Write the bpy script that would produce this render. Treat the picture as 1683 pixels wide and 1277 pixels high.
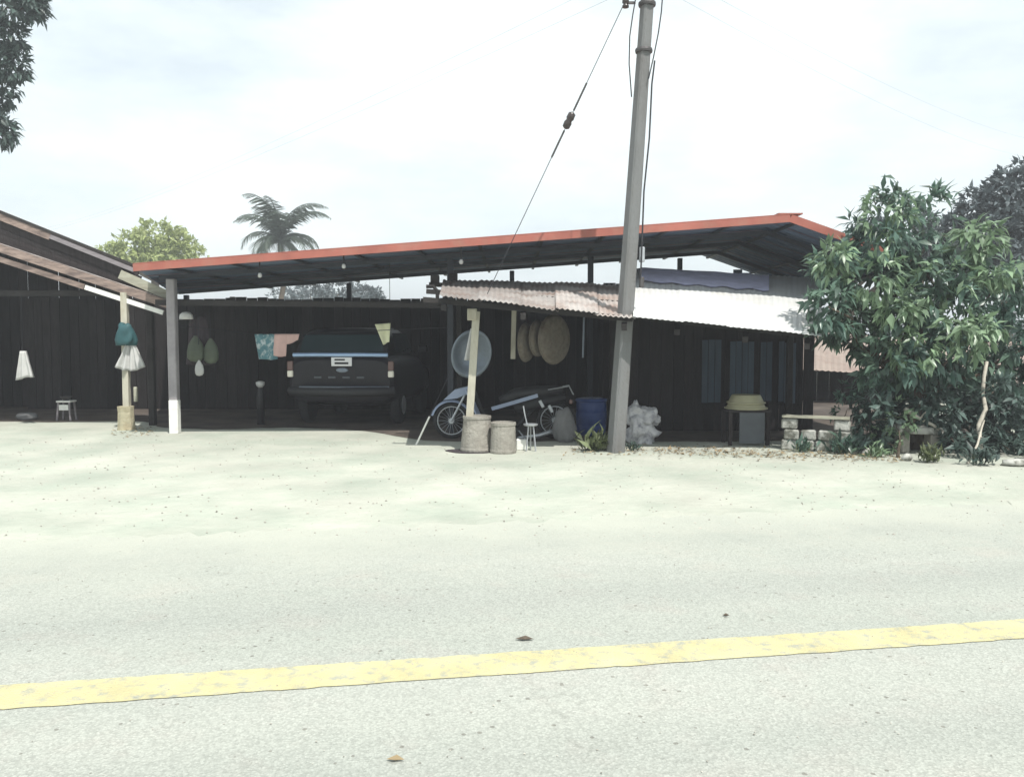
import bpy, bmesh, math, random
import numpy as np
from mathutils import Vector, Matrix, noise

for o in list(bpy.data.objects):
    bpy.data.objects.remove(o, do_unlink=True)
scene = bpy.context.scene
COL = scene.collection
R = math.radians

# ------------------------------------------------------------------ camera
F, CX, CY, CAMZ = 1400.0, 841.5, 638.5, 1.6
PITCH = math.atan((CY - 550) / F)
cam_d = bpy.data.cameras.new('camera')
cam_d.sensor_width = 36.0
cam_d.lens = F / 1683 * 36.0
cam_d.clip_start, cam_d.clip_end = 0.05, 2000
cam = bpy.data.objects.new('camera', cam_d)
cam.location = (0, 0, CAMZ)
cam.rotation_euler = (math.pi / 2 - PITCH, 0, 0)
COL.objects.link(cam)
scene.camera = cam

# ------------------------------------------------------------------ sky, sun, exposure
SUN = Vector((0.42, -0.78, 1.5)).normalized()
world = bpy.data.worlds.new('World')
scene.world = world
world.use_nodes = True
wn, wl = world.node_tree.nodes, world.node_tree.links
wn.clear()
wo = wn.new('ShaderNodeOutputWorld')
bg = wn.new('ShaderNodeBackground')
sky = wn.new('ShaderNodeTexSky')
sky.sky_type = 'NISHITA'
sky.sun_disc = False
sky.sun_elevation = math.asin(SUN.z)
sky.sun_rotation = math.atan2(SUN.x, SUN.y)
sky.dust_density = 1.5
sky.air_density = 1.0
wtc = wn.new('ShaderNodeTexCoord')
wmap = wn.new('ShaderNodeMapping')
wmap.inputs['Scale'].default_value = (1.0, 1.0, 2.6)
wno = wn.new('ShaderNodeTexNoise')
wno.inputs['Scale'].default_value = 2.3
wno.inputs['Detail'].default_value = 6
wno.inputs['Roughness'].default_value = 0.55
wrm = wn.new('ShaderNodeMapRange')
wrm.inputs['From Min'].default_value = 0.38
wrm.inputs['From Max'].default_value = 0.60
wrm.inputs['To Min'].default_value = 0.62
wrm.inputs['To Max'].default_value = 0.97
wmx = wn.new('ShaderNodeMix')
wmx.data_type = 'RGBA'
wmx.inputs['B'].default_value = (10.4, 11.4, 11.5, 1)     # thin white cloud over the whole sky
wl.new(wtc.outputs['Generated'], wmap.inputs['Vector'])
wl.new(wmap.outputs['Vector'], wno.inputs['Vector'])
wl.new(wno.outputs['Fac'], wrm.inputs['Value'])
wl.new(wrm.outputs['Result'], wmx.inputs['Factor'])
wl.new(sky.outputs['Color'], wmx.inputs['A'])
wl.new(wmx.outputs['Result'], bg.inputs['Color'])
bg.inputs['Strength'].default_value = 0.085
wl.new(bg.outputs['Background'], wo.inputs['Surface'])

sun_d = bpy.data.lights.new('sun', 'SUN')
sun_d.energy = 4.0
sun_d.angle = R(0.6)
sun_d.color = (1.0, 0.965, 0.91)
sun = bpy.data.objects.new('sun', sun_d)
sun.rotation_euler = SUN.to_track_quat('Z', 'Y').to_euler()
sun.location = SUN * 40
COL.objects.link(sun)

scene.render.engine = 'CYCLES'
scene.cycles.use_denoising = True
scene.cycles.max_bounces = 8
scene.cycles.transparent_max_bounces = 16
scene.view_settings.view_transform = 'Standard'
scene.view_settings.look = 'None'
scene.view_settings.gamma = 1.0
scene.view_settings.use_curve_mapping = False
scene.view_settings.exposure = 0.42


# ------------------------------------------------------------------ helpers
def at(px, py, Y):
    """point of the place at depth Y that lies on the line of sight through (px, py)"""
    u, v = (px - CX) / F, (CY - py) / F
    t = Y / (math.cos(PITCH) + v * math.sin(PITCH))
    return Vector((u * t, Y, CAMZ + t * (v * math.cos(PITCH) - math.sin(PITCH))))


def gr(px, py):
    """ground point seen at (px, py)"""
    u, v = (px - CX) / F, (CY - py) / F
    t = -CAMZ / (v * math.cos(PITCH) - math.sin(PITCH))
    return Vector((u * t, t * (math.cos(PITCH) + v * math.sin(PITCH)), 0))


def wpos(o):
    p = Vector((0, 0, 0))
    while o is not None:
        p += o.location
        o = o.parent
    return p


class MB:
    def __init__(self):
        self.v, self.f, self.m = [], [], []

    def add(self, verts, faces, mi=0):
        n = len(self.v)
        self.v += [Vector(p) for p in verts]
        self.f += [tuple(i + n for i in f) for f in faces]
        self.m += [mi] * len(faces)
        return self

    def box(self, c, s, mat=None, mi=0, bev=0.0):
        c = Vector(c); hx, hy, hz = s[0] / 2, s[1] / 2, s[2] / 2
        if bev > 0:
            bm = bmesh.new()
            bmesh.ops.create_cube(bm, size=1)
            for q in bm.verts:
                q.co = Vector((q.co.x * s[0], q.co.y * s[1], q.co.z * s[2]))
            bmesh.ops.bevel(bm, geom=list(bm.edges), offset=bev, segments=1, affect='EDGES', profile=0.5)
            bm.verts.index_update()
            vs = [q.co.copy() for q in bm.verts]
            fs = [[q.index for q in f.verts] for f in bm.faces]
            bm.free()
        else:
            vs = [Vector((x, y, z)) for x in (-hx, hx) for y in (-hy, hy) for z in (-hz, hz)]
            fs = [(0, 1, 3, 2), (4, 6, 7, 5), (0, 4, 5, 1), (2, 3, 7, 6), (0, 2, 6, 4), (1, 5, 7, 3)]
        if mat is not None:
            vs = [mat @ p for p in vs]
        return self.add([p + c for p in vs], fs, mi)

    def beam(self, a, b, w, h, roll=0.0, mi=0):
        """rectangular bar from a to b; w sideways, h upward"""
        a, b = Vector(a), Vector(b)
        d = (b - a).normalized()
        ref = Vector((0, 0, 1)) if abs(d.z) < 0.95 else Vector((0, 1, 0))
        s = d.cross(ref).normalized(); u = s.cross(d)
        if roll:
            q = Matrix.Rotation(roll, 3, d); s, u = q @ s, q @ u
        vs = []
        for p in (a, b):
            for i, j in ((-1, -1), (1, -1), (1, 1), (-1, 1)):
                vs.append(p + s * (i * w / 2) + u * (j * h / 2))
        return self.add(vs, [(0, 1, 2, 3), (7, 6, 5, 4), (0, 4, 5, 1), (1, 5, 6, 2), (2, 6, 7, 3), (3, 7, 4, 0)], mi)

    def tube(self, pts, rad, n=8, cap=True, mi=0):
        pts = [Vector(p) for p in pts]
        rr = rad if isinstance(rad, (list, tuple)) else [rad] * len(pts)
        vs, fs = [], []
        prev = None
        for i, p in enumerate(pts):
            d = (pts[min(i + 1, len(pts) - 1)] - pts[max(i - 1, 0)])
            d = d.normalized() if d.length > 1e-9 else Vector((0, 0, 1))
            if prev is None:
                ref = Vector((0, 0, 1)) if abs(d.z) < 0.9 else Vector((1, 0, 0))
                s = d.cross(ref).normalized()
            else:
                s = (prev - d * prev.dot(d)).normalized()
            prev = s
            u = d.cross(s)
            for k in range(n):
                t = 2 * math.pi * k / n
                vs.append(p + (s * math.cos(t) + u * math.sin(t)) * rr[i])
        for i in range(len(pts) - 1):
            for k in range(n):
                a, b = i * n + k, i * n + (k + 1) % n
                fs.append((a, b, b + n, a + n))
        if cap:
            fs.append(tuple(range(n))[::-1])
            fs.append(tuple((len(pts) - 1) * n + k for k in range(n)))
        return self.add(vs, fs, mi)

    def lathe(self, prof, c=(0, 0, 0), n=24, mat=None, mi=0, wob=0.0, seed=0):
        """prof: (r, z) pairs turned about Z"""
        c = Vector(c); vs, fs = [], []
        rnd = random.Random(seed)
        ph = [rnd.uniform(0, 6.28) for _ in range(3)]
        for r, z in prof:
            for k in range(n):
                t = 2 * math.pi * k / n
                q = r * (1 + wob * (math.sin(2 * t + ph[0]) * .6 + math.sin(3 * t + ph[1] + z * 7) * .4))
                p = Vector((q * math.cos(t), q * math.sin(t), z))
                vs.append((mat @ p if mat is not None else p) + c)
        for i in range(len(prof) - 1):
            for k in range(n):
                a, b = i * n + k, i * n + (k + 1) % n
                fs.append((a, b, b + n, a + n))
        if prof[0][0] > 1e-4:
            fs.append(tuple(range(n))[::-1])
        if prof[-1][0] > 1e-4:
            fs.append(tuple((len(prof) - 1) * n + k for k in range(n)))
        return self.add(vs, fs, mi)

    def build(self, name, mats, parent=None, smooth=False, org=None, kind=None):
        me = bpy.data.meshes.new(name)
        if org is None:
            org = wpos(parent) if parent is not None else Vector((0, 0, 0))
        else:
            org = Vector(org)
        me.from_pydata([p - org for p in self.v], [], self.f)
        if not isinstance(mats, (list, tuple)):
            mats = [mats]
        for m in mats:
            me.materials.append(m)
        if len(mats) > 1:
            me.polygons.foreach_set('material_index', self.m)
        if smooth:
            me.polygons.foreach_set('use_smooth', [True] * len(me.polygons))
        me.update()
        o = bpy.data.objects.new(name, me)
        COL.objects.link(o)
        if parent is not None:
            o.parent = parent
            o.location = org - wpos(parent)
        else:
            o.location = org
        if kind:
            o['kind'] = kind
        return o


def autosmooth(o, ang=40):
    me = o.data
    me.polygons.foreach_set('use_smooth', [True] * len(me.polygons))
    bm = bmesh.new(); bm.from_mesh(me)
    bmesh.ops.recalc_face_normals(bm, faces=bm.faces)
    for e in bm.edges:
        if len(e.link_faces) == 2 and e.calc_face_angle(0) > R(ang):
            e.smooth = False
    bm.to_mesh(me); bm.free()
    return o


def tag(o, label, cat, group=None, kind=None):
    o['label'] = label
    o['category'] = cat
    if group:
        o['group'] = group
    if kind:
        o['kind'] = kind
    return o


def thing(name, loc, label, cat, group=None):
    o = bpy.data.objects.new(name, None)
    o.empty_display_size = 0.1
    COL.objects.link(o)
    o.location = loc
    return tag(o, label, cat, group)


def struct(o):
    o['kind'] = 'structure'
    return o


# ------------------------------------------------------------------ materials
def mat(name, col, rough=0.8, var=0.25, scale=3.0, bump=0.0, bscale=30.0, metal=0.0, spec=0.3,
        col2=None, s2=2.0, thr=0.55, soft=0.12, orand=0.0, irand=0.0, trans=0.0, stretch=None, emit=None, alpha=None):
    m = bpy.data.materials.new(name)
    m.use_nodes = True
    n, l = m.node_tree.nodes, m.node_tree.links
    n.clear()
    out = n.new('ShaderNodeOutputMaterial')
    b = n.new('ShaderNodeBsdfPrincipled')
    b.inputs['Roughness'].default_value = rough
    b.inputs['Metallic'].default_value = metal
    b.inputs['Specular IOR Level'].default_value = spec
    tc = n.new('ShaderNodeTexCoord')
    mp = n.new('ShaderNodeMapping')
    if stretch:
        mp.inputs['Scale'].default_value = stretch
    l.new(tc.outputs['Object'], mp.inputs['Vector'])
    no = n.new('ShaderNodeTexNoise')
    no.inputs['Scale'].default_value = scale
    no.inputs['Detail'].default_value = 6
    no.inputs['Roughness'].default_value = 0.6
    l.new(mp.outputs['Vector'], no.inputs['Vector'])
    mr = n.new('ShaderNodeMapRange')
    mr.inputs['From Min'].default_value = 0.25
    mr.inputs['From Max'].default_value = 0.75
    mr.inputs['To Min'].default_value = 1 - var
    mr.inputs['To Max'].default_value = 1 + var
    l.new(no.outputs['Fac'], mr.inputs['Value'])
    fac = mr.outputs['Result']
    for kind, amt in (('o', orand), ('i', irand)):
        if amt:
            g = n.new('ShaderNodeObjectInfo' if kind == 'o' else 'ShaderNodeNewGeometry')
            r2 = n.new('ShaderNodeMapRange')
            r2.inputs['To Min'].default_value = 1 - amt
            r2.inputs['To Max'].default_value = 1 + amt
            l.new(g.outputs['Random' if kind == 'o' else 'Random Per Island'], r2.inputs['Value'])
            mm = n.new('ShaderNodeMath'); mm.operation = 'MULTIPLY'
            l.new(fac, mm.inputs[0]); l.new(r2.outputs['Result'], mm.inputs[1])
            fac = mm.outputs[0]
    rgb = n.new('ShaderNodeRGB'); rgb.outputs[0].default_value = (*col, 1)
    base = rgb.outputs[0]
    if col2 is not None:
        n2 = n.new('ShaderNodeTexNoise')
        n2.inputs['Scale'].default_value = s2
        n2.inputs['Detail'].default_value = 7
        n2.inputs['Roughness'].default_value = 0.65
        l.new(mp.outputs['Vector'], n2.inputs['Vector'])
        m2 = n.new('ShaderNodeMapRange')
        m2.inputs['From Min'].default_value = thr - soft
        m2.inputs['From Max'].default_value = thr + soft
        l.new(n2.outputs['Fac'], m2.inputs['Value'])
        mx = n.new('ShaderNodeMix'); mx.data_type = 'RGBA'
        l.new(m2.outputs['Result'], mx.inputs['Factor'])
        l.new(base, mx.inputs['A'])
        mx.inputs['B'].default_value = (*col2, 1)
        base = mx.outputs['Result']
    vm = n.new('ShaderNodeVectorMath'); vm.operation = 'SCALE'
    l.new(base, vm.inputs[0]); l.new(fac, vm.inputs['Scale'])
    l.new(vm.outputs['Vector'], b.inputs['Base Color'])
    if bump > 0:
        nb = n.new('ShaderNodeTexNoise')
        nb.inputs['Scale'].default_value = bscale
        nb.inputs['Detail'].default_value = 4
        l.new(mp.outputs['Vector'], nb.inputs['Vector'])
        bp = n.new('ShaderNodeBump')
        bp.inputs['Strength'].default_value = bump
        bp.inputs['Distance'].default_value = 0.02
        l.new(nb.outputs['Fac'], bp.inputs['Height'])
        l.new(bp.outputs['Normal'], b.inputs['Normal'])
    if emit:
        b.inputs['Emission Color'].default_value = (*emit[:3], 1)
        b.inputs['Emission Strength'].default_value = emit[3]
    if trans > 0:
        tr = n.new('ShaderNodeBsdfTranslucent')
        l.new(vm.outputs['Vector'], tr.inputs['Color'])
        ms = n.new('ShaderNodeMixShader'); ms.inputs[0].default_value = trans
        l.new(b.outputs[0], ms.inputs[1]); l.new(tr.outputs[0], ms.inputs[2])
        l.new(ms.outputs[0], out.inputs['Surface'])
    else:
        l.new(b.outputs[0], out.inputs['Surface'])
    m['principled'] = b.name
    return m


def mat_asphalt(name, edge_dust):
    """sun-bleached asphalt with aggregate, patches, faint wheel tracks and dust drifting in from the verge"""
    m = bpy.data.materials.new(name)
    m.use_nodes = True
    n, l = m.node_tree.nodes, m.node_tree.links
    b = n['Principled BSDF']
    b.inputs['Roughness'].default_value = 0.88
    b.inputs['Specular IOR Level'].default_value = 0.25
    tc = n.new('ShaderNodeTexCoord')

    def nz(scale, det=5, rough=0.6, src=None):
        q = n.new('ShaderNodeTexNoise')
        q.inputs['Scale'].default_value = scale; q.inputs['Detail'].default_value = det
        q.inputs['Roughness'].default_value = rough
        l.new(src or tc.outputs['Object'], q.inputs['Vector'])
        return q

    def rng(s, a, c, lo, hi):
        q = n.new('ShaderNodeMapRange')
        q.inputs['From Min'].default_value = a; q.inputs['From Max'].default_value = c
        q.inputs['To Min'].default_value = lo; q.inputs['To Max'].default_value = hi
        l.new(s, q.inputs['Value'])
        return q.outputs['Result']

    def mul(a, c):
        q = n.new('ShaderNodeMath'); q.operation = 'MULTIPLY'
        l.new(a, q.inputs[0]); l.new(c, q.inputs[1])
        return q.outputs[0]

    def mixc(f, a, c):
        q = n.new('ShaderNodeMix'); q.data_type = 'RGBA'
        l.new(f, q.inputs['Factor'])
        for s, k in ((a, 'A'), (c, 'B')):
            if isinstance(s, tuple):
                q.inputs[k].default_value = (*s, 1)
            else:
                l.new(s, q.inputs[k])
        return q.outputs['Result']
    mp = n.new('ShaderNodeMapping'); mp.inputs['Scale'].default_value = (0.25, 1.2, 1)
    l.new(tc.outputs['Object'], mp.inputs['Vector'])
    large = nz(0.7, 4, 0.6, mp.outputs['Vector'])
    base = mixc(rng(large.outputs['Fac'], 0.35, 0.65, 0, 1), (0.325, 0.342, 0.305), (0.375, 0.385, 0.345))
    blot = nz(2.2, 6, 0.65)
    base = mixc(rng(blot.outputs['Fac'], 0.52, 0.72, 0, 0.5), base, (0.37, 0.345, 0.31))
    # darker polished wheel tracks along the lane, wavering
    sxy = n.new('ShaderNodeSeparateXYZ'); l.new(tc.outputs['Object'], sxy.inputs[0])
    wv = nz(0.35, 3)
    wob = n.new('ShaderNodeMath'); wob.operation = 'MULTIPLY_ADD'; wob.inputs[1].default_value = 0.5
    l.new(wv.outputs['Fac'], wob.inputs[0]); l.new(sxy.outputs['Y'], wob.inputs[2])
    for yc_ in (-0.95, 0.95, 2.35):
        ds = n.new('ShaderNodeMath'); ds.operation = 'SUBTRACT'; ds.inputs[1].default_value = yc_ + 0.25
        l.new(wob.outputs[0], ds.inputs[0])
        ab = n.new('ShaderNodeMath'); ab.operation = 'ABSOLUTE'; l.new(ds.outputs[0], ab.inputs[0])
        base = mixc(rng(ab.outputs[0], 0.08, 0.42, 0.26, 0.0), base, (0.25, 0.265, 0.245))
    # hairline cracks
    cw = nz(1.3, 4)
    cm = n.new('ShaderNodeVectorMath'); cm.operation = 'MULTIPLY_ADD'
    cm.inputs[1].default_value = (0.9, 0.9, 0.9)
    l.new(cw.outputs['Color'], cm.inputs[0]); l.new(tc.outputs['Object'], cm.inputs[2])
    cv = n.new('ShaderNodeTexVoronoi'); cv.feature = 'DISTANCE_TO_EDGE'; cv.inputs['Scale'].default_value = 0.42
    l.new(cm.outputs[0], cv.inputs['Vector'])
    gate = nz(0.6, 3)
    cr = mul(rng(cv.outputs['Distance'], 0.0, 0.007, 1, 0), rng(gate.outputs['Fac'], 0.54, 0.64, 0, 0.16))
    base = mixc(cr, base, (0.12, 0.12, 0.105))
    # aggregate: pale and dark stones
    vo = n.new('ShaderNodeTexVoronoi'); vo.inputs['Scale'].default_value = 95
    l.new(tc.outputs['Object'], vo.inputs['Vector'])
    sep = n.new('ShaderNodeSeparateColor'); l.new(vo.outputs['Color'], sep.inputs[0])
    agg = mul(rng(sep.outputs[0], 0, 1, 0.85, 1.14), rng(vo.outputs['Distance'], 0.15, 0.65, 1.05, 0.92))
    v2 = n.new('ShaderNodeTexVoronoi'); v2.inputs['Scale'].default_value = 16
    l.new(tc.outputs['Object'], v2.inputs['Vector'])
    sp2 = n.new('ShaderNodeSeparateColor'); l.new(v2.outputs['Color'], sp2.inputs[0])
    pit = n.new('ShaderNodeMath'); pit.operation = 'GREATER_THAN'; pit.inputs[1].default_value = 0.86
    l.new(sp2.outputs[0], pit.inputs[0])
    near = n.new('ShaderNodeMath'); near.operation = 'LESS_THAN'; near.inputs[1].default_value = 0.17
    l.new(v2.outputs['Distance'], near.inputs[0])
    pitf = mul(pit.outputs[0], near.outputs[0])
    base = mixc(rng(pitf, 0, 1, 0, 0.5), base, (0.09, 0.075, 0.06))
    vm = n.new('ShaderNodeVectorMath'); vm.operation = 'SCALE'
    l.new(base, vm.inputs[0]); l.new(agg, vm.inputs['Scale'])
    # dust from the verge, object Y grows towards the verge
    sx = n.new('ShaderNodeSeparateXYZ'); l.new(tc.outputs['Object'], sx.inputs[0])
    dn = nz(1.1, 7, 0.65)
    ad = n.new('ShaderNodeMath'); ad.operation = 'MULTIPLY_ADD'
    ad.inputs[1].default_value = 2.6; l.new(dn.outputs['Fac'], ad.inputs[0]); l.new(sx.outputs['Y'], ad.inputs[2])
    fin = mixc(rng(ad.outputs[0], edge_dust - 1.1, edge_dust + 0.75, 0, 1), vm.outputs['Vector'], (0.415, 0.425, 0.365))
    l.new(fin, b.inputs['Base Color'])
    bp = n.new('ShaderNodeBump'); bp.inputs['Strength'].default_value = 0.55; bp.inputs['Distance'].default_value = 0.004
    l.new(vo.outputs['Distance'], bp.inputs['Height'])
    l.new(bp.outputs['Normal'], b.inputs['Normal'])
    return m


MT = {}
MT['asphalt'] = mat_asphalt('asphalt', 3.9)
MT['verge'] = mat('verge_dust', (0.42, 0.425, 0.365), 0.95, 0.16, 0.8, 0.8, 9, col2=(0.345, 0.375, 0.315), s2=0.9, thr=0.52, soft=0.12)
MT['earth'] = mat('shade_dark_earth', (0.10, 0.082, 0.068), 0.95, 0.35, 1.5, 0.5, 12, col2=(0.06, 0.05, 0.045), s2=1.2)  # floor colour darkened to carry the shade under the roofs
MT['yellow'] = mat('yellow_road_paint', (0.50, 0.455, 0.26), 0.85, 0.18, 3.0, 0.5, 90, col2=(0.33, 0.335, 0.275), s2=14, thr=0.575, soft=0.08)
MT['red'] = mat('red_painted_metal', (0.33, 0.115, 0.088), 0.7, 0.22, 2.0, spec=0.25, col2=(0.30, 0.15, 0.115), s2=3, thr=0.6)
MT['under'] = mat('blue_grey_roof_underside', (0.11, 0.145, 0.205), 0.7, 0.2, 2.0)
MT['steel'] = mat('dark_steel', (0.045, 0.05, 0.06), 0.6, 0.2, 4, metal=0.2)
MT['tin_rust'] = mat('weathered_tin', (0.37, 0.345, 0.325), 0.7, 0.25, 2.5, metal=0.1, col2=(0.25, 0.185, 0.155), s2=2.2, thr=0.54, soft=0.12, orand=0.22)
MT['tin_pale'] = mat('pale_galvanised_tin', (0.62, 0.63, 0.62), 0.55, 0.10, 2.5, metal=0.1, col2=(0.50, 0.49, 0.46), s2=2.5, thr=0.6, orand=0.06)
MT['tin_under'] = mat('dark_tin_underside', (0.05, 0.045, 0.042), 0.8, 0.3, 3)  # undersides far darker than the sheet tops
MT['wood_dark'] = mat('dark_boards', (0.024, 0.020, 0.020), 0.85, 0.35, 4, 0.4, 20, stretch=(6, 6, 0.7), orand=0.4)  # near-black boards, tone differing from board to board
MT['wood_black'] = mat('blackened_timber', (0.030, 0.027, 0.026), 0.85, 0.3, 4, 0.3, 20, orand=0.3)
MT['board_pink'] = mat('bleached_pinkish_board', (0.27, 0.205, 0.175), 0.85, 0.35, 4, 0.5, 24, stretch=(1, 5, 5), col2=(0.13, 0.10, 0.09), s2=2.5, thr=0.53, orand=0.15)
MT['board_pale'] = mat('bleached_pale_board', (0.33, 0.325, 0.26), 0.8, 0.3, 4, 0.3, 24, stretch=(1, 5, 5), col2=(0.33, 0.31, 0.24), s2=2.5, thr=0.58)
MT['board_grey'] = mat('grey_weathered_board', (0.22, 0.20, 0.21), 0.8, 0.25, 4, 0.3, 24, stretch=(1, 5, 5))
MT['concrete'] = mat('pole_concrete', (0.19, 0.195, 0.195), 0.9, 0.25, 2.2, 0.6, 45, col2=(0.11, 0.105, 0.10), s2=2.2, thr=0.57, soft=0.14, stretch=(1.5, 1.5, 0.5))
MT['cream'] = mat('cream_painted_timber', (0.44, 0.42, 0.345), 0.8, 0.2, 5, 0.3, 30, stretch=(2, 2, 0.6), col2=(0.34, 0.30, 0.22), s2=4, thr=0.62)
MT['post_shaded'] = mat('shaded_post_grey', (0.30, 0.28, 0.29), 0.75, 0.2, 5, 0.2, 30)  # grey carries the roof shade on the front post
MT['white_paint_and_lit_foot'] = mat('white_paint_and_lit_foot', (0.74, 0.74, 0.70), 0.7, 0.1, 5, 0.2, 30, col2=(0.5, 0.47, 0.4), s2=6, thr=0.66)  # white paint, also the sunlit colour of the front post foot
MT['old_concrete'] = mat('rough_concrete', (0.30, 0.285, 0.25), 0.95, 0.22, 6, 0.6, 35, col2=(0.20, 0.185, 0.16), s2=5)
MT['base_yellow'] = mat('yellowish_concrete', (0.40, 0.365, 0.255), 0.95, 0.2, 6, 0.6, 30, col2=(0.30, 0.25, 0.16), s2=5, thr=0.58)
MT['wire'] = mat('dark_wire', (0.03, 0.03, 0.035), 0.6, 0.1)
MT['ceramic'] = mat('brown_glazed_insulator', (0.035, 0.025, 0.022), 0.25, 0.1, spec=0.5)
MT['iron'] = mat('weathered_iron', (0.09, 0.085, 0.085), 0.6, 0.3, 8, metal=0.5)
MT['galv'] = mat('galvanised_steel', (0.42, 0.44, 0.46), 0.45, 0.2, 6, metal=0.6)
MT['alu'] = mat('dull_aluminium', (0.20, 0.235, 0.285), 0.45, 0.25, 5, metal=0.5, col2=(0.13, 0.15, 0.17), s2=5, thr=0.55)
MT['white_plastic'] = mat('white_plastic', (0.55, 0.55, 0.535), 0.5, 0.12, 6, trans=0.12)
MT['white_cloth'] = mat('white_cloth', (0.70, 0.69, 0.66), 0.9, 0.1, 6, 0.3, 60)
MT['sack'] = mat('white_woven_sack', (0.52, 0.52, 0.53), 0.75, 0.15, 6, 0.5, 60, col2=(0.22, 0.22, 0.25), s2=7, thr=0.56, soft=0.08)
MT['grey_sack'] = mat('grey_sack', (0.17, 0.17, 0.17), 0.9, 0.2, 6, 0.4, 60)
MT['teal_plastic'] = mat('teal_plastic_bag', (0.035, 0.10, 0.11), 0.45, 0.2, 6, trans=0.15)
MT['green_plastic'] = mat('greenish_bag', (0.10, 0.12, 0.085), 0.5, 0.2, 6, trans=0.15)
MT['lilac'] = mat('lilac_roof_shadow', (0.68, 0.68, 0.88), 0.6, 0.15, 5, 0.3, 20)  # tint of the roof shadow put into the colour
MT['pink_cloth'] = mat('pale_pink_cloth', (0.74, 0.50, 0.46), 0.9, 0.1, 6)
MT['teal_cloth'] = mat('teal_print_cloth', (0.12, 0.26, 0.30), 0.9, 0.2, 6, col2=(0.52, 0.6, 0.62), s2=14, thr=0.55, soft=0.05)
MT['pale_yellow'] = mat('pale_yellow_cloth', (0.80, 0.80, 0.55), 0.9, 0.08, 6)
MT['dark_cloth_and_shadow'] = mat('dark_cloth_and_shadow', (0.05, 0.04, 0.045), 0.95, 0.2, 6)  # coat colour, also used for the bucket's painted shadow patch
MT['bamboo'] = mat('woven_bamboo', (0.175, 0.155, 0.125), 0.85, 0.3, 10, 0.6, 110, col2=(0.13, 0.105, 0.08), s2=8)
MT['car'] = mat('dark_car_paint', (0.010, 0.009, 0.013), 0.45, 0.2, 3, spec=0.28)
MT['glass'] = mat('dark_car_glass', (0.02, 0.035, 0.04), 0.08, 0.0, spec=0.6)
MT['sky_trim'] = mat('sky_reflection_trim', (0.36, 0.50, 0.72), 0.3, 0.1, 4, metal=0.35)  # blue of the reflected sky put into the base colour
MT['rubber'] = mat('black_rubber', (0.022, 0.022, 0.024), 0.85, 0.2, 8)
MT['lamp_red'] = mat('red_lamp_lens', (0.16, 0.095, 0.085), 0.25, 0.1, spec=0.5)
MT['lamp_white'] = mat('white_lamp_lens', (0.80, 0.76, 0.66), 0.25, 0.05, spec=0.5)
MT['plate'] = mat('plate_white', (0.75, 0.74, 0.75), 0.5, 0.05)
MT['blue_plastic'] = mat('blue_plastic', (0.025, 0.055, 0.18), 0.45, 0.15, 5)
MT['moto_blue'] = mat('pale_blue_moto_plastic', (0.26, 0.31, 0.42), 0.35, 0.1, 4, spec=0.5)
MT['black_plastic'] = mat('black_plastic', (0.02, 0.02, 0.022), 0.5, 0.1)
MT['yg_plastic'] = mat('yellow_green_plastic', (0.32, 0.305, 0.20), 0.55, 0.12, 5)
MT['panel_blue'] = mat('blue_grey_panel', (0.065, 0.09, 0.12), 0.7, 0.2, 3, stretch=(4, 4, 0.6), orand=0.2)
MT['block'] = mat('whitewashed_block', (0.44, 0.44, 0.405), 0.95, 0.2, 5, 0.6, 30, col2=(0.12, 0.12, 0.10), s2=4.5, thr=0.51, soft=0.07, orand=0.12)
MT['grey_panel'] = mat('dark_grey_panel', (0.09, 0.10, 0.11), 0.8, 0.2, 4)
MT['rust_roof'] = mat('faded_tan_tin', (0.30, 0.245, 0.21), 0.75, 0.12, 2, col2=(0.24, 0.175, 0.15), s2=1.4, thr=0.58, orand=0.08)
MT['bark'] = mat('bark', (0.10, 0.08, 0.06), 0.95, 0.3, 8, 0.8, 20, stretch=(3, 3, 0.8))
MT['pale_bark'] = mat('pale_bark', (0.42, 0.39, 0.33), 0.95, 0.25, 8, 0.6, 20)
MT['leaf'] = mat('broad_leaf', (0.095, 0.165, 0.135), 0.34, 0.25, 1.2, spec=0.6, col2=(0.145, 0.215, 0.145), s2=0.9, thr=0.54, irand=0.5, trans=0.45)
MT['leaf_young'] = mat('young_leaf', (0.19, 0.275, 0.165), 0.36, 0.2, 1.5, spec=0.5, irand=0.35, trans=0.3)
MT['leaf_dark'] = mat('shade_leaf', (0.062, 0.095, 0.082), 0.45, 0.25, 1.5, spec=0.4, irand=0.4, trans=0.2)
MT['leaf_far'] = mat('far_leaf', (0.095, 0.118, 0.125), 0.6, 0.25, 0.8, irand=0.35, trans=0.2)
MT['leaf_yellow'] = mat('yellow_green_leaf', (0.38, 0.43, 0.19), 0.6, 0.2, 0.6, irand=0.3, trans=0.35)
MT['palm'] = mat('palm_leaf', (0.055, 0.075, 0.055), 0.5, 0.2, 1, irand=0.35, trans=0.2)
MT['dry'] = mat('dry_litter', (0.22, 0.17, 0.10), 0.95, 0.3, 5, irand=0.5)
MT['weed'] = mat('weed_leaf', (0.12, 0.145, 0.07), 0.6, 0.2, 5, irand=0.4, trans=0.25)
MT['stone'] = mat('pale_pebble', (0.34, 0.32, 0.28), 0.9, 0.2, 9, irand=0.4)

rng0 = random.Random(7)

# ------------------------------------------------------------------ ground, road, line
gm = MB().add([(-300, -60, 0), (300, -60, 0), (300, 420, 0), (-300, 420, 0)], [(0, 1, 2, 3)])
struct(gm.build('ground', MT['verge']))

ROT = R(9.9)
RX, RY = Vector((math.cos(ROT), math.sin(ROT), 0)), Vector((-math.sin(ROT), math.cos(ROT), 0))
LINE0 = (gr(841, 1091) + gr(841, 1091)) / 2            # centre of the yellow line under the picture centre
road_o = bpy.data.objects.new('tmp', None)


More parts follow.
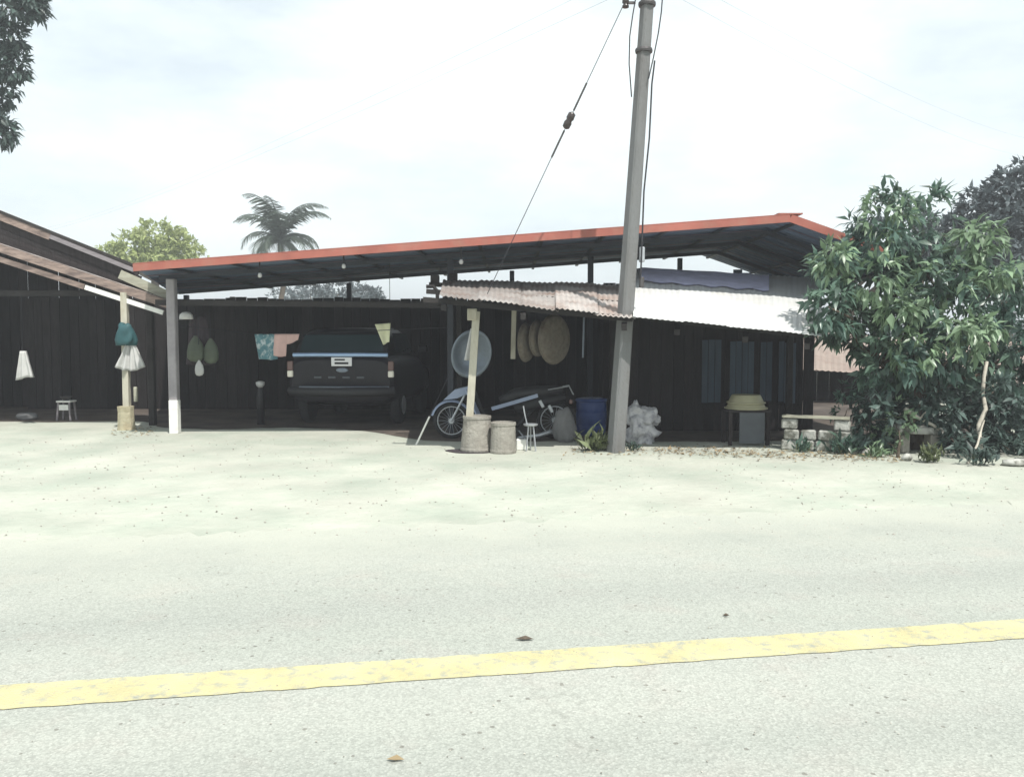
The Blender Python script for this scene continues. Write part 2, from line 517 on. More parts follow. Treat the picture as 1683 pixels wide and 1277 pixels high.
def strip(name, y0, y1, z, material, seg, jit, seed, x0=-120, x1=120, jit0=None):
    rnd = random.Random(seed)
    me = MB(); vs, fs = [], []
    xs = [x0] + [(-12 + 24 * i / seg) for i in range(seg + 1)] + [x1]
    jit0 = jit if jit0 is None else jit0
    for x in xs:
        vs.append(Vector((x, y0 + rnd.uniform(-jit0, jit0), 0)))
        vs.append(Vector((x, y1 + rnd.uniform(-jit, jit), 0)))
    for i in range(len(xs) - 1):
        fs.append((2 * i, 2 * i + 2, 2 * i + 3, 2 * i + 1))
    me.add(vs, fs)
    o = me.build(name, material)
    o.location = (LINE0.x, LINE0.y, z)
    o.rotation_euler.z = ROT
    return struct(o)


bpy.data.objects.remove(road_o)
strip('road', -9.0, 3.1, 0.004, MT['asphalt'], 240, 0.10, 1)
strip('road_marking', -0.135, 0.135, 0.008, MT['yellow'], 400, 0.006, 2)

# earth sheet coloured dark for the shade under the roofs, ragged front edge
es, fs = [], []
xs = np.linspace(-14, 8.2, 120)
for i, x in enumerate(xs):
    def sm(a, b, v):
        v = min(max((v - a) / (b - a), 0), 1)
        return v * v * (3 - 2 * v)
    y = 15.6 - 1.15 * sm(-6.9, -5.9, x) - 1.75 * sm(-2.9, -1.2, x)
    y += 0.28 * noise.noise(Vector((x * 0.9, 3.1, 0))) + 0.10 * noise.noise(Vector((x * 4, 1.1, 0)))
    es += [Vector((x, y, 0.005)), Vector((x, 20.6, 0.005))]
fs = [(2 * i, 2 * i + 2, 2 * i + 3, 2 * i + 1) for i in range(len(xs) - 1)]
struct(MB().add(es, fs).build('shaded_floor', MT['earth']))


# ------------------------------------------------------------------ roof sheet helper
def ribbed(name, a, b, c, d, ribs, amp, mats, parent, th=0.004, wave=False, sag=0.0, nu=1):
    """sheet with corners a,b (low edge) and d,c (high edge); ribs run from low to high edge"""
    a, b, c, d = map(Vector, (a, b, c, d))
    nrm = (b - a).cross(d - a).normalized()
    if nrm.z < 0:
        nrm = -nrm
    prof = []
    if wave:
        k = ribs * 4
        for i in range(k + 1):
            prof.append((i / k, amp * 0.5 * (1 + math.sin(2 * math.pi * i / 4))))
    else:
        for r in range(ribs):
            s = r / ribs; w = 1 / ribs
            prof += [(s, 0), (s + w * 0.62, 0), (s + w * 0.72, amp), (s + w * 0.9, amp)]
        prof.append((1, 0))
    vs = []
    for layer in (0, 1):
        for j in range(nu + 1):
            t = j / nu
            for s, h in prof:
                lo, hi = a.lerp(b, s), d.lerp(c, s)
                p = lo.lerp(hi, t) + nrm * (h - layer * th) - Vector((0, 0, sag * 4 * t * (1 - t)))
                vs.append(p)
    n = len(prof); L = n * (nu + 1)
    m = MB()
    top, bot, rim = [], [], []
    for j in range(nu):
        for i in range(n - 1):
            q = j * n + i
            top.append((q, q + 1, q + n + 1, q + n))
            bot.append((L + q, L + q + n, L + q + n + 1, L + q + 1))
    for i in range(n - 1):
        rim.append((i, L + i, L + i + 1, i + 1))
        q = nu * n + i
        rim.append((q, q + 1, L + q + 1, L + q))
    for j in range(nu):
        q = j * n
        rim.append((q, q + n, L + q + n, L + q))
        q = j * n + n - 1
        rim.append((q, L + q, L + q + n, q + n))
    m.add(vs, top, 0)
    m.f += bot + rim
    m.m += [1] * len(bot) + [0] * len(rim)
    return m.build(name, mats, parent)


# ------------------------------------------------------------------ long shed with the red roof
shed = thing('open_shed', (-0.7, 16, 0), 'long open shed with low red metal roof and dark blue underside', 'shed')
YF, YB = 12.7, 18.6
ZE, ZR, XR, XE = 2.60, 3.32, 4.1, 6.3


def red_left_x(y):
    return -5.6 - 1.75 * (y - YF) / (YB - YF)


def red_z(x):
    return ZE + (x + 5.6) * (ZR - ZE) / (XR + 5.6) if x < XR else ZR - (x - XR) * 0.35


NS = 8
for j in range(NS):
    y0, y1 = YF + (YB - YF) * j / NS, YF + (YB - YF) * (j + 1) / NS + 0.03
    lift = 0.004 * (j % 2)
    xl0, xl1 = red_left_x(y0), red_left_x(y1)
    ribbed('roof_sheet', (xl0, y0, red_z(xl0) + lift), (xl1, y1, red_z(xl1) + lift), (XR, y1, ZR + lift), (XR, y0, ZR + lift),
           3, 0.03, [MT['red'], MT['under']], shed)
    ribbed('roof_sheet', (XE, y0, red_z(XE) + lift), (XE, y1, red_z(XE) + lift), (XR, y1, ZR + lift), (XR, y0, ZR + lift),
           3, 0.03, [MT['red'], MT['under']], shed)
# barge flashing along the front: an L of red sheet, in lengths
xs = [-5.6, -3.1, -0.6, 1.9, XR]
for i in range(4):
    x0, x1 = xs[i], xs[i + 1] + (0.02 if i < 3 else 0)
    z0, z1 = red_z(x0) + 0.035, red_z(x1) + 0.035
    yy = YF - 0.02 - 0.004 * (i % 2)
    m = MB()
    m.beam((x0, yy, z0 - 0.05), (x1, yy, z1 - 0.05), 0.012, 0.105)
    m.beam((x0, yy + 0.1, z0 + 0.012), (x1, yy + 0.1, z1 + 0.012), 0.21, 0.012)
    m.build('barge_board', MT['red'], shed)
m = MB()
m.beam((XR, YF - 0.022, ZR - 0.015), (XE, YF - 0.022, red_z(XE) - 0.015), 0.012, 0.105)
m.beam((XR, YF + 0.08, ZR + 0.047), (XE, YF + 0.08, red_z(XE) + 0.047), 0.21, 0.012)
m.build('barge_board', MT['red'], shed)
m = MB()
m.beam((XR, YF - 0.03, ZR + 0.055), (XR, YB + 0.03, ZR + 0.055), 0.36, 0.02)
m.build('ridge_cap', MT['red'], shed)
# purlins along the depth, under the sheets
for x in np.linspace(-5.2, 6.1, 13):
    MB().beam((x, YF + 0.06, red_z(x) - 0.027), (x, YB - 0.05, red_z(x) - 0.027), 0.05, 0.036).build('purlin', MT['steel'], shed)
# rafters across, under the purlins
for y in (13.85, 15.5, 17.2):
    x0 = red_left_x(y) + 0.25
    MB().beam((x0, y, red_z(x0) - 0.08), (XR, y, ZR - 0.08), 0.06, 0.065).build('rafter', MT['steel'], shed)
    MB().beam((XR, y, ZR - 0.08), (XE - 0.1, y, red_z(XE - 0.1) - 0.08), 0.06, 0.065).build('rafter', MT['steel'], shed)
# front post: shaded grey shaft, sunlit part put in as a white foot
pb = gr(288, 712)
MB().box((pb.x, pb.y, 0.27), (0.145, 0.145, 0.55), bev=0.012).build('lit_post_foot', MT['white_paint_and_lit_foot'], shed)
MB().box((pb.x, pb.y, 0.548 + 0.97), (0.138, 0.138, 1.95), bev=0.012).build('post', MT['post_shaded'], shed)
# tie beam that the post carries and the back posts
MB().beam((pb.x - 0.3, pb.y + 0.11, 2.12), (-0.95, pb.y + 0.11, 2.07), 0.08, 0.09).build('tie_beam', MT['wood_black'], shed)
for x, y in ((-7.0, 18.4), (-3.5, 18.4), (0.0, 18.4), (3.6, 18.4), (6.1, 18.4), (1.42, 15.5), (6.1, 13.9), (-1.0, 13.9)):
    zt = red_z(x) - (0.115 if y < 18 else 0.05)
    MB().box((x, y, zt / 2), (0.1, 0.1, zt), bev=0.01).build('post', MT['steel'], shed)
# back wall of upright dark boards
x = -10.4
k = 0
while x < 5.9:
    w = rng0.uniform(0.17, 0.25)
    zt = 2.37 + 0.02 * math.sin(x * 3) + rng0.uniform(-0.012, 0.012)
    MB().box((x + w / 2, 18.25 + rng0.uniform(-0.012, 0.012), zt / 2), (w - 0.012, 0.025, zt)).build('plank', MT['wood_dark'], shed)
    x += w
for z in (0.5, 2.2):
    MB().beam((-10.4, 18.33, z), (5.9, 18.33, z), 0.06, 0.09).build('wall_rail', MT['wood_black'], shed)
MB().box((-2.25, 18.305, 1.16), (16.2, 0.02, 2.32)).build('light_block_sheet', MT['tin_under'], shed)  # unseen sheet added to stop light through the plank gaps
# blue-grey boards filling the back of the gable at the right
x = 4.75
while x < 6.15:
    w = 0.2
    zt, zb = red_z(x + w) - 0.03, 2.3
    MB().box((x + w / 2, 18.42, (zt + zb) / 2), (w - 0.01, 0.025, zt - zb)).build('gable_board', MT['under'], shed)
    x += w
# bulbs under the barge
for i, (px, py, lab) in enumerate(((427, 452, 'small white bulb under red roof edge, nearest the front post'),
                                   (565, 437, 'small white bulb under red roof edge, middle of three'),
                                   (758, 430, 'small white bulb under red roof edge, nearest the utility pole'))):
    p = at(px, py, YF + 0.16)
    zt = red_z(p.x) - 0.01
    t = thing('light_bulb', (p.x, p.y, p.z), lab, 'bulb', 'bulbs under the red roof edge')
    MB().tube([(p.x, p.y, zt), (p.x, p.y, p.z + 0.02)], 0.012, 6).build('socket', MT['black_plastic'], t)
    MB().lathe([(0.0, -0.045), (0.025, -0.035), (0.034, -0.01), (0.026, 0.015), (0.014, 0.03)], p, 10).build('globe', MT['white_plastic'], t, smooth=True)

# ------------------------------------------------------------------ old timber shed at the left
tim = thing('timber_shed', (-9, 16, 0), 'old dark timber shed with two-layer sloping roof at left', 'shed')
YT = 14.5
U0, U1 = at(-60, 327, YT), at(222, 440, YT)         # upper roof edge
L0, L1 = at(-60, 384, YT - 0.15), at(278, 497, YT - 0.15)         # lower roof edge
up_d = (U1 - U0); lo_d = (L1 - L0)
U0 = U0 - up_d * 0.35; L0 = L0 - lo_d * 0.30
YTB = 19.6


def back(p, y, dz=0.0):
    return Vector((p.x - 0.53 * (y - YT), y, p.z + dz))


for j in range(6):
    y0, y1 = YT + (YTB - YT) * j / 6, YT + (YTB - YT) * (j + 1) / 6 + 0.04
    dz = 0.004 * (j % 2)
    ribbed('roof_sheet', back(U1, y0, dz), back(U1, y1, dz), back(U0, y1, dz), back(U0, y0, dz), 8, 0.018, [MT['tin_rust'], MT['tin_under']], tim, wave=True)
# front edges of the upper roof: dark cap, then boards of differing colour
MB().beam(U0 + Vector((0, -0.03, 0.03)), U1 + Vector((0, -0.03, 0.03)), 0.05, 0.05).build('roof_edge_cap', MT['wood_black'], tim)
a, b = U0 + Vector((0, -0.03, -0.055)), U1 + Vector((0, -0.03, -0.055))
k1 = (at(84, 392, YT).x - U0.x) / (U1.x - U0.x)
MB().beam(a, a.lerp(b, k1), 0.03, 0.11).build('barge_board', MT['board_pink'], tim)
MB().beam(a.lerp(b, k1 + 0.004) + Vector((0, -0.02, 0.01)), b + Vector((0, -0.02, 0.01)), 0.03, 0.07).build('barge_board', MT['board_grey'], tim)
# gable filling between the two roofs: dark boards following the slope
for q in range(4):
    t0 = (q + 0.5) / 4
    pa = (U0 + Vector((0, 0.03, -0.13))).lerp(L0 + Vector((0, 0.2, 0.03)), t0)
    pbb = (U1 + Vector((0, 0.03, -0.10))).lerp(L1.lerp(L0, 0.10) + Vector((0, 0.2, 0.03)), t0)
    MB().beam(pa, pbb, 0.03, 0.15).build('gable_board', MT['wood_dark'], tim)
# lower roof: thin canopy sheet with two pale boards on its edge
for j in range(3):
    y0, y1 = YT - 0.15 + 1.3 * j / 3, YT - 0.15 + 1.3 * (j + 1) / 3 + 0.03
    dz = 0.004 * (j % 2)
    ribbed('roof_sheet', back(L1, y0, dz), back(L1, y1, dz), back(L0, y1, dz), back(L0, y0, dz), 4, 0.018, [MT['tin_rust'], MT['tin_under']], tim, wave=True)
MB().beam(L0 + Vector((0, -0.04, -0.04)), L1 + Vector((0, -0.04, -0.04)), 0.035, 0.13).build('eave_board', MT['board_pink'], tim)
c0, c1 = L0 + Vector((0, -0.06, -0.235)), L1 + Vector((-0.08, -0.06, -0.175))
MB().beam(c0.lerp(c1, 0.05), c0.lerp(c1, 0.70), 0.03, 0.085).build('eave_board', MT['board_pink'], tim)
MB().beam(c0.lerp(c1, 0.703), c1, 0.03, 0.075).build('eave_board', MT['white_paint_and_lit_foot'], tim)
# pale end piece at the low end of the upper roof
e0, e1 = at(197, 446, YT - 0.05), at(283, 484, YT - 0.05)
MB().beam(e0 + Vector((0, 0, -0.05)), e1 + Vector((0, 0, -0.05)), 0.03, 0.15).build('end_board', MT['board_pale'], tim)
# posts, side and back walls
for x, y, zt in ((-6.35, 15.0, 2.3), (-9.2, 15.0, 3.0), (-6.3, 19.3, 2.45), (-9.2, 19.3, 3.4), (-12.0, 15.0, 3.9), (-12.0, 19.3, 4.2)):
    MB().box((x, y, zt / 2), (0.11, 0.11, zt), bev=0.01).build('post', MT['wood_black'], tim)
MB().beam((-12.2, 15.0, 2.32), (-6.3, 15.0, 2.32), 0.07, 0.10).build('tie_beam', MT['wood_black'], tim)
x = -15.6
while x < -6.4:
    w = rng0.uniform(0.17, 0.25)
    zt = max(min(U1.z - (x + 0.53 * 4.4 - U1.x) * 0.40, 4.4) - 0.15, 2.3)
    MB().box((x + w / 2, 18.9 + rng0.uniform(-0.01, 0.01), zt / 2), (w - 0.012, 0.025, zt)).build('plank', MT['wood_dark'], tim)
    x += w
MB().box((-11.0, 18.95, 1.16), (9.1, 0.02, 2.32)).build('light_block_sheet', MT['tin_under'], tim)  # added behind the planks to keep daylight out of the gaps
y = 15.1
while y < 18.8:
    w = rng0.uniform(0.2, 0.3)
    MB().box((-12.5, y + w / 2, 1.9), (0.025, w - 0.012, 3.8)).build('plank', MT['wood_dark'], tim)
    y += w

# ------------------------------------------------------------------ low lean-to with tin roof
lean = thing('lean_to', (1.5, 13, 0), 'low lean-to with drooping corrugated tin roof, rusty left, white right', 'lean-to')
YE = 11.2


def eave(px):
    return at(px, 489 + (px - 735) * (553 - 489) / (1310 - 735), YE)


EX0, EX1, EX2 = eave(722).x, eave(1040).x, eave(1345).x


def eave_x(x):
    t = (x - EX0) / (EX2 - EX0)
    return Vector((x, YE, eave(735).z + t * (eave(1345).z - eave(735).z)))


def up_left(x):
    t = (x - EX0) / (EX1 - EX0)
    pL, pR = at(728, 461, 14.0), at(1035, 470, 14.0)
    return Vector((pL.x + t * (pR.x - pL.x), 14.0, pL.z + t * (pR.z - pL.z)))


def up_right(x):
    t = (x - EX1) / (EX2 - EX1)
    pL, pR = at(1040, 444, 14.6), at(1345, 462, 14.6)
    return Vector((pL.x + t * (pR.x - pL.x), 14.6, pL.z + t * (pR.z - pL.z)))


NL = 5
for i in range(NL):
    x0 = EX0 + (EX1 - EX0) * i / NL
    x1 = EX0 + (EX1 - EX0) * (i + 1) / NL + 0.05
    jy = rng0.uniform(-0.06, 0.10) - (0.04 if i == 1 else 0)
    lift = Vector((0, 0, 0.012 * (i % 2) + rng0.uniform(0, 0.008)))
    dz0, dz1 = rng0.uniform(-0.02, 0.02), rng0.uniform(-0.02, 0.02)
    a = eave_x(x0) + Vector((0, jy, dz0)) + lift
    b = eave_x(x1) + Vector((0, jy + rng0.uniform(-.03, .03), dz1)) + lift
    ribbed('roof_sheet', a, b, up_left(x1) + lift, up_left(x0) + lift, 8, 0.02, [MT['tin_rust'], MT['tin_under']], lean, wave=True, sag=0.02, nu=3)
for i in range(4):
    x0 = EX1 + (EX2 - EX1) * i / 4
    x1 = EX1 + (EX2 - EX1) * (i + 1) / 4 + 0.05
    lift = Vector((0, 0, 0.030 + 0.012 * (i % 2) + rng0.uniform(0, 0.006)))
    a = eave_x(x0) + Vector((0, rng0.uniform(-.05, .03), rng0.uniform(-.012, .012))) + lift
    b = eave_x(x1) + Vector((0, rng0.uniform(-.05, .03), rng0.uniform(-.012, .012))) + lift
    ribbed('roof_sheet', a, b, up_right(x1) + lift, up_right(x0) + lift, 9, 0.009, [MT['tin_pale'], MT['tin_under']], lean, wave=True, sag=0.02, nu=3)
# added lilac-blue sheet standing in for the red roof's shadow on the tin
shadow_mesh = MB(); vs, fcs = [], []
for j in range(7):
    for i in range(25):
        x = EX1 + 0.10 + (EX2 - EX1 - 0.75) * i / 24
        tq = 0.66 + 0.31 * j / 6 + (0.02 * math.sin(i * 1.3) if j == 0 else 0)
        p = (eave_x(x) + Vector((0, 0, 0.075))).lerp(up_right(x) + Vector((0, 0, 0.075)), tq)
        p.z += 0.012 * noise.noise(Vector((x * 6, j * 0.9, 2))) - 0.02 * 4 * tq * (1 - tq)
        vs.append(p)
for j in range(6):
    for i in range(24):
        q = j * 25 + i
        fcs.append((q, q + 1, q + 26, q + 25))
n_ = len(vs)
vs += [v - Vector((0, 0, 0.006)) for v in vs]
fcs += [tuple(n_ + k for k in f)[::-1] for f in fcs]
shadow_mesh = shadow_mesh.add(vs, fcs).build('shadow_sheet', MT['lilac'], smooth=True)
tag(shadow_mesh, 'lilac-blue sheet added as the red roof shadow on the upper white tin', 'shadow_sheet')
# timbers under the tin
for yv, tt in ((YE + 0.22, 0.08), (YE + 1.4, 0.5), (YE + 2.6, 0.93)):
    a = eave_x(EX0).lerp(up_left(EX0), tt); b = eave_x(EX1).lerp(up_left(EX1), tt)
    MB().beam(a + Vector((-0.22, 0, -0.05)), b + Vector((0, 0, -0.05)), 0.06, 0.07).build('purlin', MT['wood_black'], lean)
    a = eave_x(EX1).lerp(up_right(EX1), tt); b = eave_x(EX2).lerp(up_right(EX2), tt)
    MB().beam(a + Vector((0, 0, -0.035)), b + Vector((-0.1, 0, -0.035)), 0.06, 0.07).build('purlin', MT['wood_black'], lean)
for x in (EX0 + 0.05, EX0 + 1.1, EX1 - 0.1):
    a, b = eave_x(x), up_left(x)
    MB().beam(a + Vector((0, 0.08, -0.13)), b + Vector((0, 0.05, -0.13)), 0.07, 0.08).build('rafter', MT['wood_black'], lean)
for x in (EX1 + 0.6, EX1 + 1.5, EX2 - 0.12):
    a, b = eave_x(x), up_right(x)
    MB().beam(a + Vector((0, 0.08, -0.115)), b + Vector((0, -0.02, -0.115)), 0.07, 0.08).build('rafter', MT['wood_black'], lean)
# stubs of timber sticking out at the high left end
for px, py, yy in ((715, 459, 13.9), (745, 456, 13.9)):
    p = at(px, py, yy)
    MB().box(p + Vector((0, 0, -0.02)), (0.13, 0.2, 0.16)).build('timber_stub', MT['wood_black'], lean)
p = at(712, 478, 12.4)
MB().tube([p + Vector((-0.1, 0, 0.06)), p + Vector((0.0, 0, 0.06)), p + Vector((0.06, 0, 0.0)), p + Vector((0.06, 0, -0.12))], 0.03, 6).build('bracket', MT['wood_black'], lean)
# posts
for x, y in ((EX1 + 0.05, 13.9), (EX2 + 0.28, 13.2), (EX2 - 0.2, 14.45), (EX0 + 0.1, 13.8)):
    tt = (y - YE) / ((14.0 if x < EX1 else 14.6) - YE)
    zt = (eave_x(x).z * (1 - tt) + (up_left(x).z if x < EX1 else up_right(x).z) * tt) - 0.155
    MB().box((x, y, zt / 2), (0.09, 0.09, zt), bev=0.008).build('post', MT['wood_black'], lean)
# wall under the white roof: dark boards, some blue-grey panels
YW = 14.1


def lean_roof_z(x, y):
    tt = (y - YE) / (14.6 - YE)
    return eave_x(x).z * (1 - tt) + up_right(min(max(x, EX1), EX2)).z * tt


x = 1.5
while x < 4.85:
    w = rng0.uniform(0.16, 0.22)
    zt = lean_roof_z(min(x, EX2), YW) - 0.12
    MB().box((x + w / 2, YW + rng0.uniform(-0.008, 0.008), zt / 2), (w - 0.01, 0.025, zt)).build('plank', MT['wood_dark'], lean)
    x += w
for px0, px1, y0, y1 in ((1152, 1186, 556, 664), (1198, 1240, 558, 664), (1248, 1270, 560, 662), (1278, 1309, 560, 664)):
    a, b = at(px0, y1, YW - 0.06), at(px1, y0, YW - 0.06)
    sh = MB().box((a + b) / 2 + Vector((0, 0.012, 0)), (abs(b.x - a.x), 0.02, abs(b.z - a.z)), bev=0.004).build('shutter_panel', MT['wood_dark'], lean)
    ns_ = max(2, round(abs(b.x - a.x) / 0.1))
    for q in range(ns_):
        xx = a.x + (b.x - a.x) * (q + 0.5) / ns_
        MB().box((xx, a.y - 0.008 + rng0.uniform(-.004, .004), (a.z + b.z) / 2 + rng0.uniform(-.02, .02)), (abs(b.x - a.x) / ns_ - 0.012, 0.018, abs(b.z - a.z) - 0.05)).build('shutter_slat', MT['panel_blue'], sh)
# ------------------------------------------------------------------ far low shed with faded tan roof at the right
fs_ = thing('low_shed', (9, 21, 0), 'far low shed with faded tan tin roof behind the leafy tree', 'shed')
A, B = at(1285, 606, 19.5), at(1720, 634, 19.5)
Cc, D = at(1720, 565, 23.0), at(1285, 545, 23.0)
for i in range(8):
    s0, s1 = i / 8, (i + 1) / 8 + 0.01
    dz = Vector((0, 0, 0.006 * (i % 2)))
    ribbed('roof_sheet', A.lerp(B, s0) + dz, A.lerp(B, s1) + dz, D.lerp(Cc, s1) + dz, D.lerp(Cc, s0) + dz, 6, 0.02, [MT['rust_roof'], MT['tin_under']], fs_, wave=True)
for s in (0.02, 0.35, 0.68, 0.98):
    p = A.lerp(B, s) + Vector((0, 0.15, 0))
    MB().box((p.x, p.y, p.z / 2 - 0.01), (0.1, 0.1, p.z - 0.02)).build('post', MT['wood_black'], fs_)
    q = D.lerp(Cc, s)
    MB().box((q.x, q.y - 0.1, q.z / 2 - 0.03), (0.1, 0.1, q.z - 0.06)).build('post', MT['wood_black'], fs_)
x = A.x
while x < B.x:
    w = 0.3
    MB().box((x + w / 2, 20.6, 0.42), (w - 0.012, 0.03, 0.84)).build('plank', MT['wood_dark'], fs_)
    x += w

# ------------------------------------------------------------------ utility pole
P0 = gr(1012, 743)
PT = at(1064, 0, P0.y)
top = P0 + (PT - P0) * 1.32
pole = thing('utility_pole', P0, 'tall leaning concrete utility pole through the tin roof', 'utility pole')


def pole_at(z):
    return P0 + (top - P0) * (z / top.z)


m = MB()
prof = []
wb, wt = 0.100, 0.062
vs, fcs = [], []
for i in range(13):
    t = i / 12
    c = P0.lerp(top, t); h = wb + (wt - wb) * t; ch = h * 0.28
    ring = [(-h, -h + ch), (-h + ch, -h), (h - ch, -h), (h, -h + ch), (h, h - ch), (h - ch, h), (-h + ch, h), (-h, h - ch)]
    for (x, y) in ring:
        q = Matrix.Rotation(R(24), 2) @ Vector((x, y))
        vs.append(Vector((c.x + q.x, c.y + q.y, c.z)))
for i in range(12):
    for k in range(8):
        fcs.append((i * 8 + k, i * 8 + (k + 1) % 8, i * 8 + 8 + (k + 1) % 8, i * 8 + 8 + k))
fcs += [tuple(range(8))[::-1], tuple(96 + k for k in range(8))]
m.add(vs, fcs).build('shaft', MT['concrete'], pole)
for z in (5.35, 5.95, 6.35):
    c = pole_at(z)
    MB().lathe([(0.112, -0.025), (0.118, 0), (0.112, 0.025)], c, 16).build('clamp_band', MT['iron'], pole)
for z, s in ((5.95, -1), (6.35, -1), (6.2, 1)):
    c = pole_at(z) + Vector((s * 0.16, -0.05, 0))
    br = MB().beam(c, c + Vector((s * 0.14, 0, 0.0)), 0.03, 0.03).build('insulator_bracket', MT['iron'], pole)
    MB().lathe([(0.02, -0.07), (0.045, -0.06), (0.045, -0.035), (0.025, -0.02), (0.045, 0.0), (0.045, 0.03), (0.02, 0.06)], c + Vector((s * 0.13, 0, 0)), 10).build('insulator', MT['ceramic'], br, smooth=True)
c = pole_at(2.55)
MB().box(c + Vector((0.17, -0.02, 0.12)), (0.07, 0.09, 0.2), bev=0.01).build('junction_box', MT['galv'], pole)
MB().box(c + Vector((0.17, -0.03, -0.25)), (0.06, 0.08, 0.14), bev=0.01).build('junction_box', MT['iron'], pole)
pts = [pole_at(2.55) + Vector((0.15, -0.06, -0.2))]
for z in (2.8, 3.5, 4.2, 4.9, 5.2):
    pts.append(pole_at(z) + Vector((0.135 + 0.012 * math.sin(z * 5), -0.07, 0)))
MB().tube(pts, 0.012, 6).build('conduit', MT['wire'], pole)

# cables bowed off the pole
cab = MB().tube([at(1066, 130, P0.y - 0.1), at(1074, 95, P0.y - 0.12), at(1082, 55, P0.y - 0.15), at(1087, 20, P0.y - 0.2), at(1090, -20, P0.y - 0.2), pole_at(6.9) + Vector((0.1, -0.1, 0))], 0.009, 6)
tag(cab.build('drop_cable', MT['wire'], org=None), 'thin black cable bowed out right of the utility pole top', 'cable')
cab = MB().tube([at(1038, 160, P0.y - 0.1), at(1034, 105, P0.y - 0.12), at(1035, 60, P0.y - 0.12), at(1040, 25, P0.y - 0.12), pole_at(6.6) + Vector((-0.1, -0.1, 0))], 0.009, 6)
tag(cab.build('drop_cable', MT['wire']), 'thin black cable hanging left of the utility pole top', 'cable')

# thin power lines running off to both sides
for k, (q0, end, lab) in enumerate(((6.25, (20, 392, 48), 'faint lower power line running left from the utility pole'), (6.5, (60, 378, 52), 'faint upper power line running left from the utility pole'),
                                    (6.25, (1720, 262, 40), 'faint lower power line running right from the utility pole'), (6.5, (1740, 236, 42), 'faint upper power line running right from the utility pole'))):
    a, b = pole_at(q0), at(*end)
    pts = [a.lerp(b, i / 14) - Vector((0, 0, 0.5 * 4 * (i / 14) * (1 - i / 14))) for i in range(15)]
    tag(MB().tube(pts, 0.0016, 5).build('power_line', MT['wire']), lab, 'power line', 'power lines at the utility pole')

# guy wire with insulator and pale guard
G0 = gr(684, 731)
G1 = pole_at(6.45) + Vector((-0.1, 0.0, 0))
guy = thing('guy_wire', G0, 'thin stay wire with dark insulator slanting left from the utility pole', 'stay wire')


def guyp(t):
    return G0.lerp(G1, t)


MB().tube([guyp(0.0), guyp(1.0)], 0.0055, 5).build('wire', MT['wire'], guy)
ti = (at(936, 205, 12).z) / G1.z
MB().lathe([(0.018, -0.12), (0.05, -0.10), (0.055, -0.03), (0.04, 0.0), (0.055, 0.03), (0.05, 0.10), (0.018, 0.12)], guyp(ti), 10,
           mat=(G1 - G0).to_track_quat('Z', 'Y').to_matrix()).build('insulator', MT['ceramic'], guy, smooth=True)
MB().tube([guyp(ti - 0.075), guyp(ti - 0.02)], 0.014, 6).build('clamp', MT['iron'], guy)
MB().tube([guyp(ti + 0.02), guyp(ti + 0.075)], 0.014, 6).build('clamp', MT['iron'], guy)
MB().tube([guyp(0.0), guyp(0.065)], 0.014, 8).build('guard', MT['white_paint_and_lit_foot'], guy)


# ------------------------------------------------------------------ foliage helpers
def leaf_mesh(name, base, direc, nrm, length, width, material, parent, curl=0.18):
    """arrays of leaves -> one mesh; each leaf is a folded blade of 4 triangles"""
    n = len(base)
    d = direc / np.linalg.norm(direc, axis=1)[:, None]
    s = np.cross(d, nrm); s /= np.linalg.norm(s, axis=1)[:, None] + 1e-9
    u = np.cross(s, d)
    L, W = length[:, None], width[:, None]
    p0 = base
    p1 = base + d * L * 0.45 + s * W * 0.5 + u * W * 0.16
    p2 = base + d * L * 0.45 - s * W * 0.5 + u * W * 0.16
    pm = base + d * L * 0.5
    pt = base + d * L - u * L * curl
    V = np.stack([p0, p1, pm, p2, pt], axis=1).reshape(-1, 3)
    i = np.arange(n)[:, None] * 5
    T = np.concatenate([i + np.array([[0, 2, 1]]), i + np.array([[0, 3, 2]]), i + np.array([[1, 2, 4]]), i + np.array([[2, 3, 4]])], axis=1).reshape(-1, 3)
    org = np.array(wpos(parent)) if parent is not None else np.zeros(3)
    V = V - org
    me = bpy.data.meshes.new(name)
    me.vertices.add(len(V)); me.vertices.foreach_set('co', V.astype(np.float32).ravel())
    me.loops.add(len(T) * 3); me.loops.foreach_set('vertex_index', T.astype(np.int32).ravel())
    me.polygons.add(len(T)); me.polygons.foreach_set('loop_start', np.arange(0, len(T) * 3, 3, dtype=np.int32))
    me.polygons.foreach_set('loop_total', np.full(len(T), 3, dtype=np.int32))
    me.materials.append(material)
    me.update(calc_edges=True)
    me.validate()
    o = bpy.data.objects.new(name, me)
    COL.objects.link(o)
    if parent is not None:
        o.parent = parent
    return o


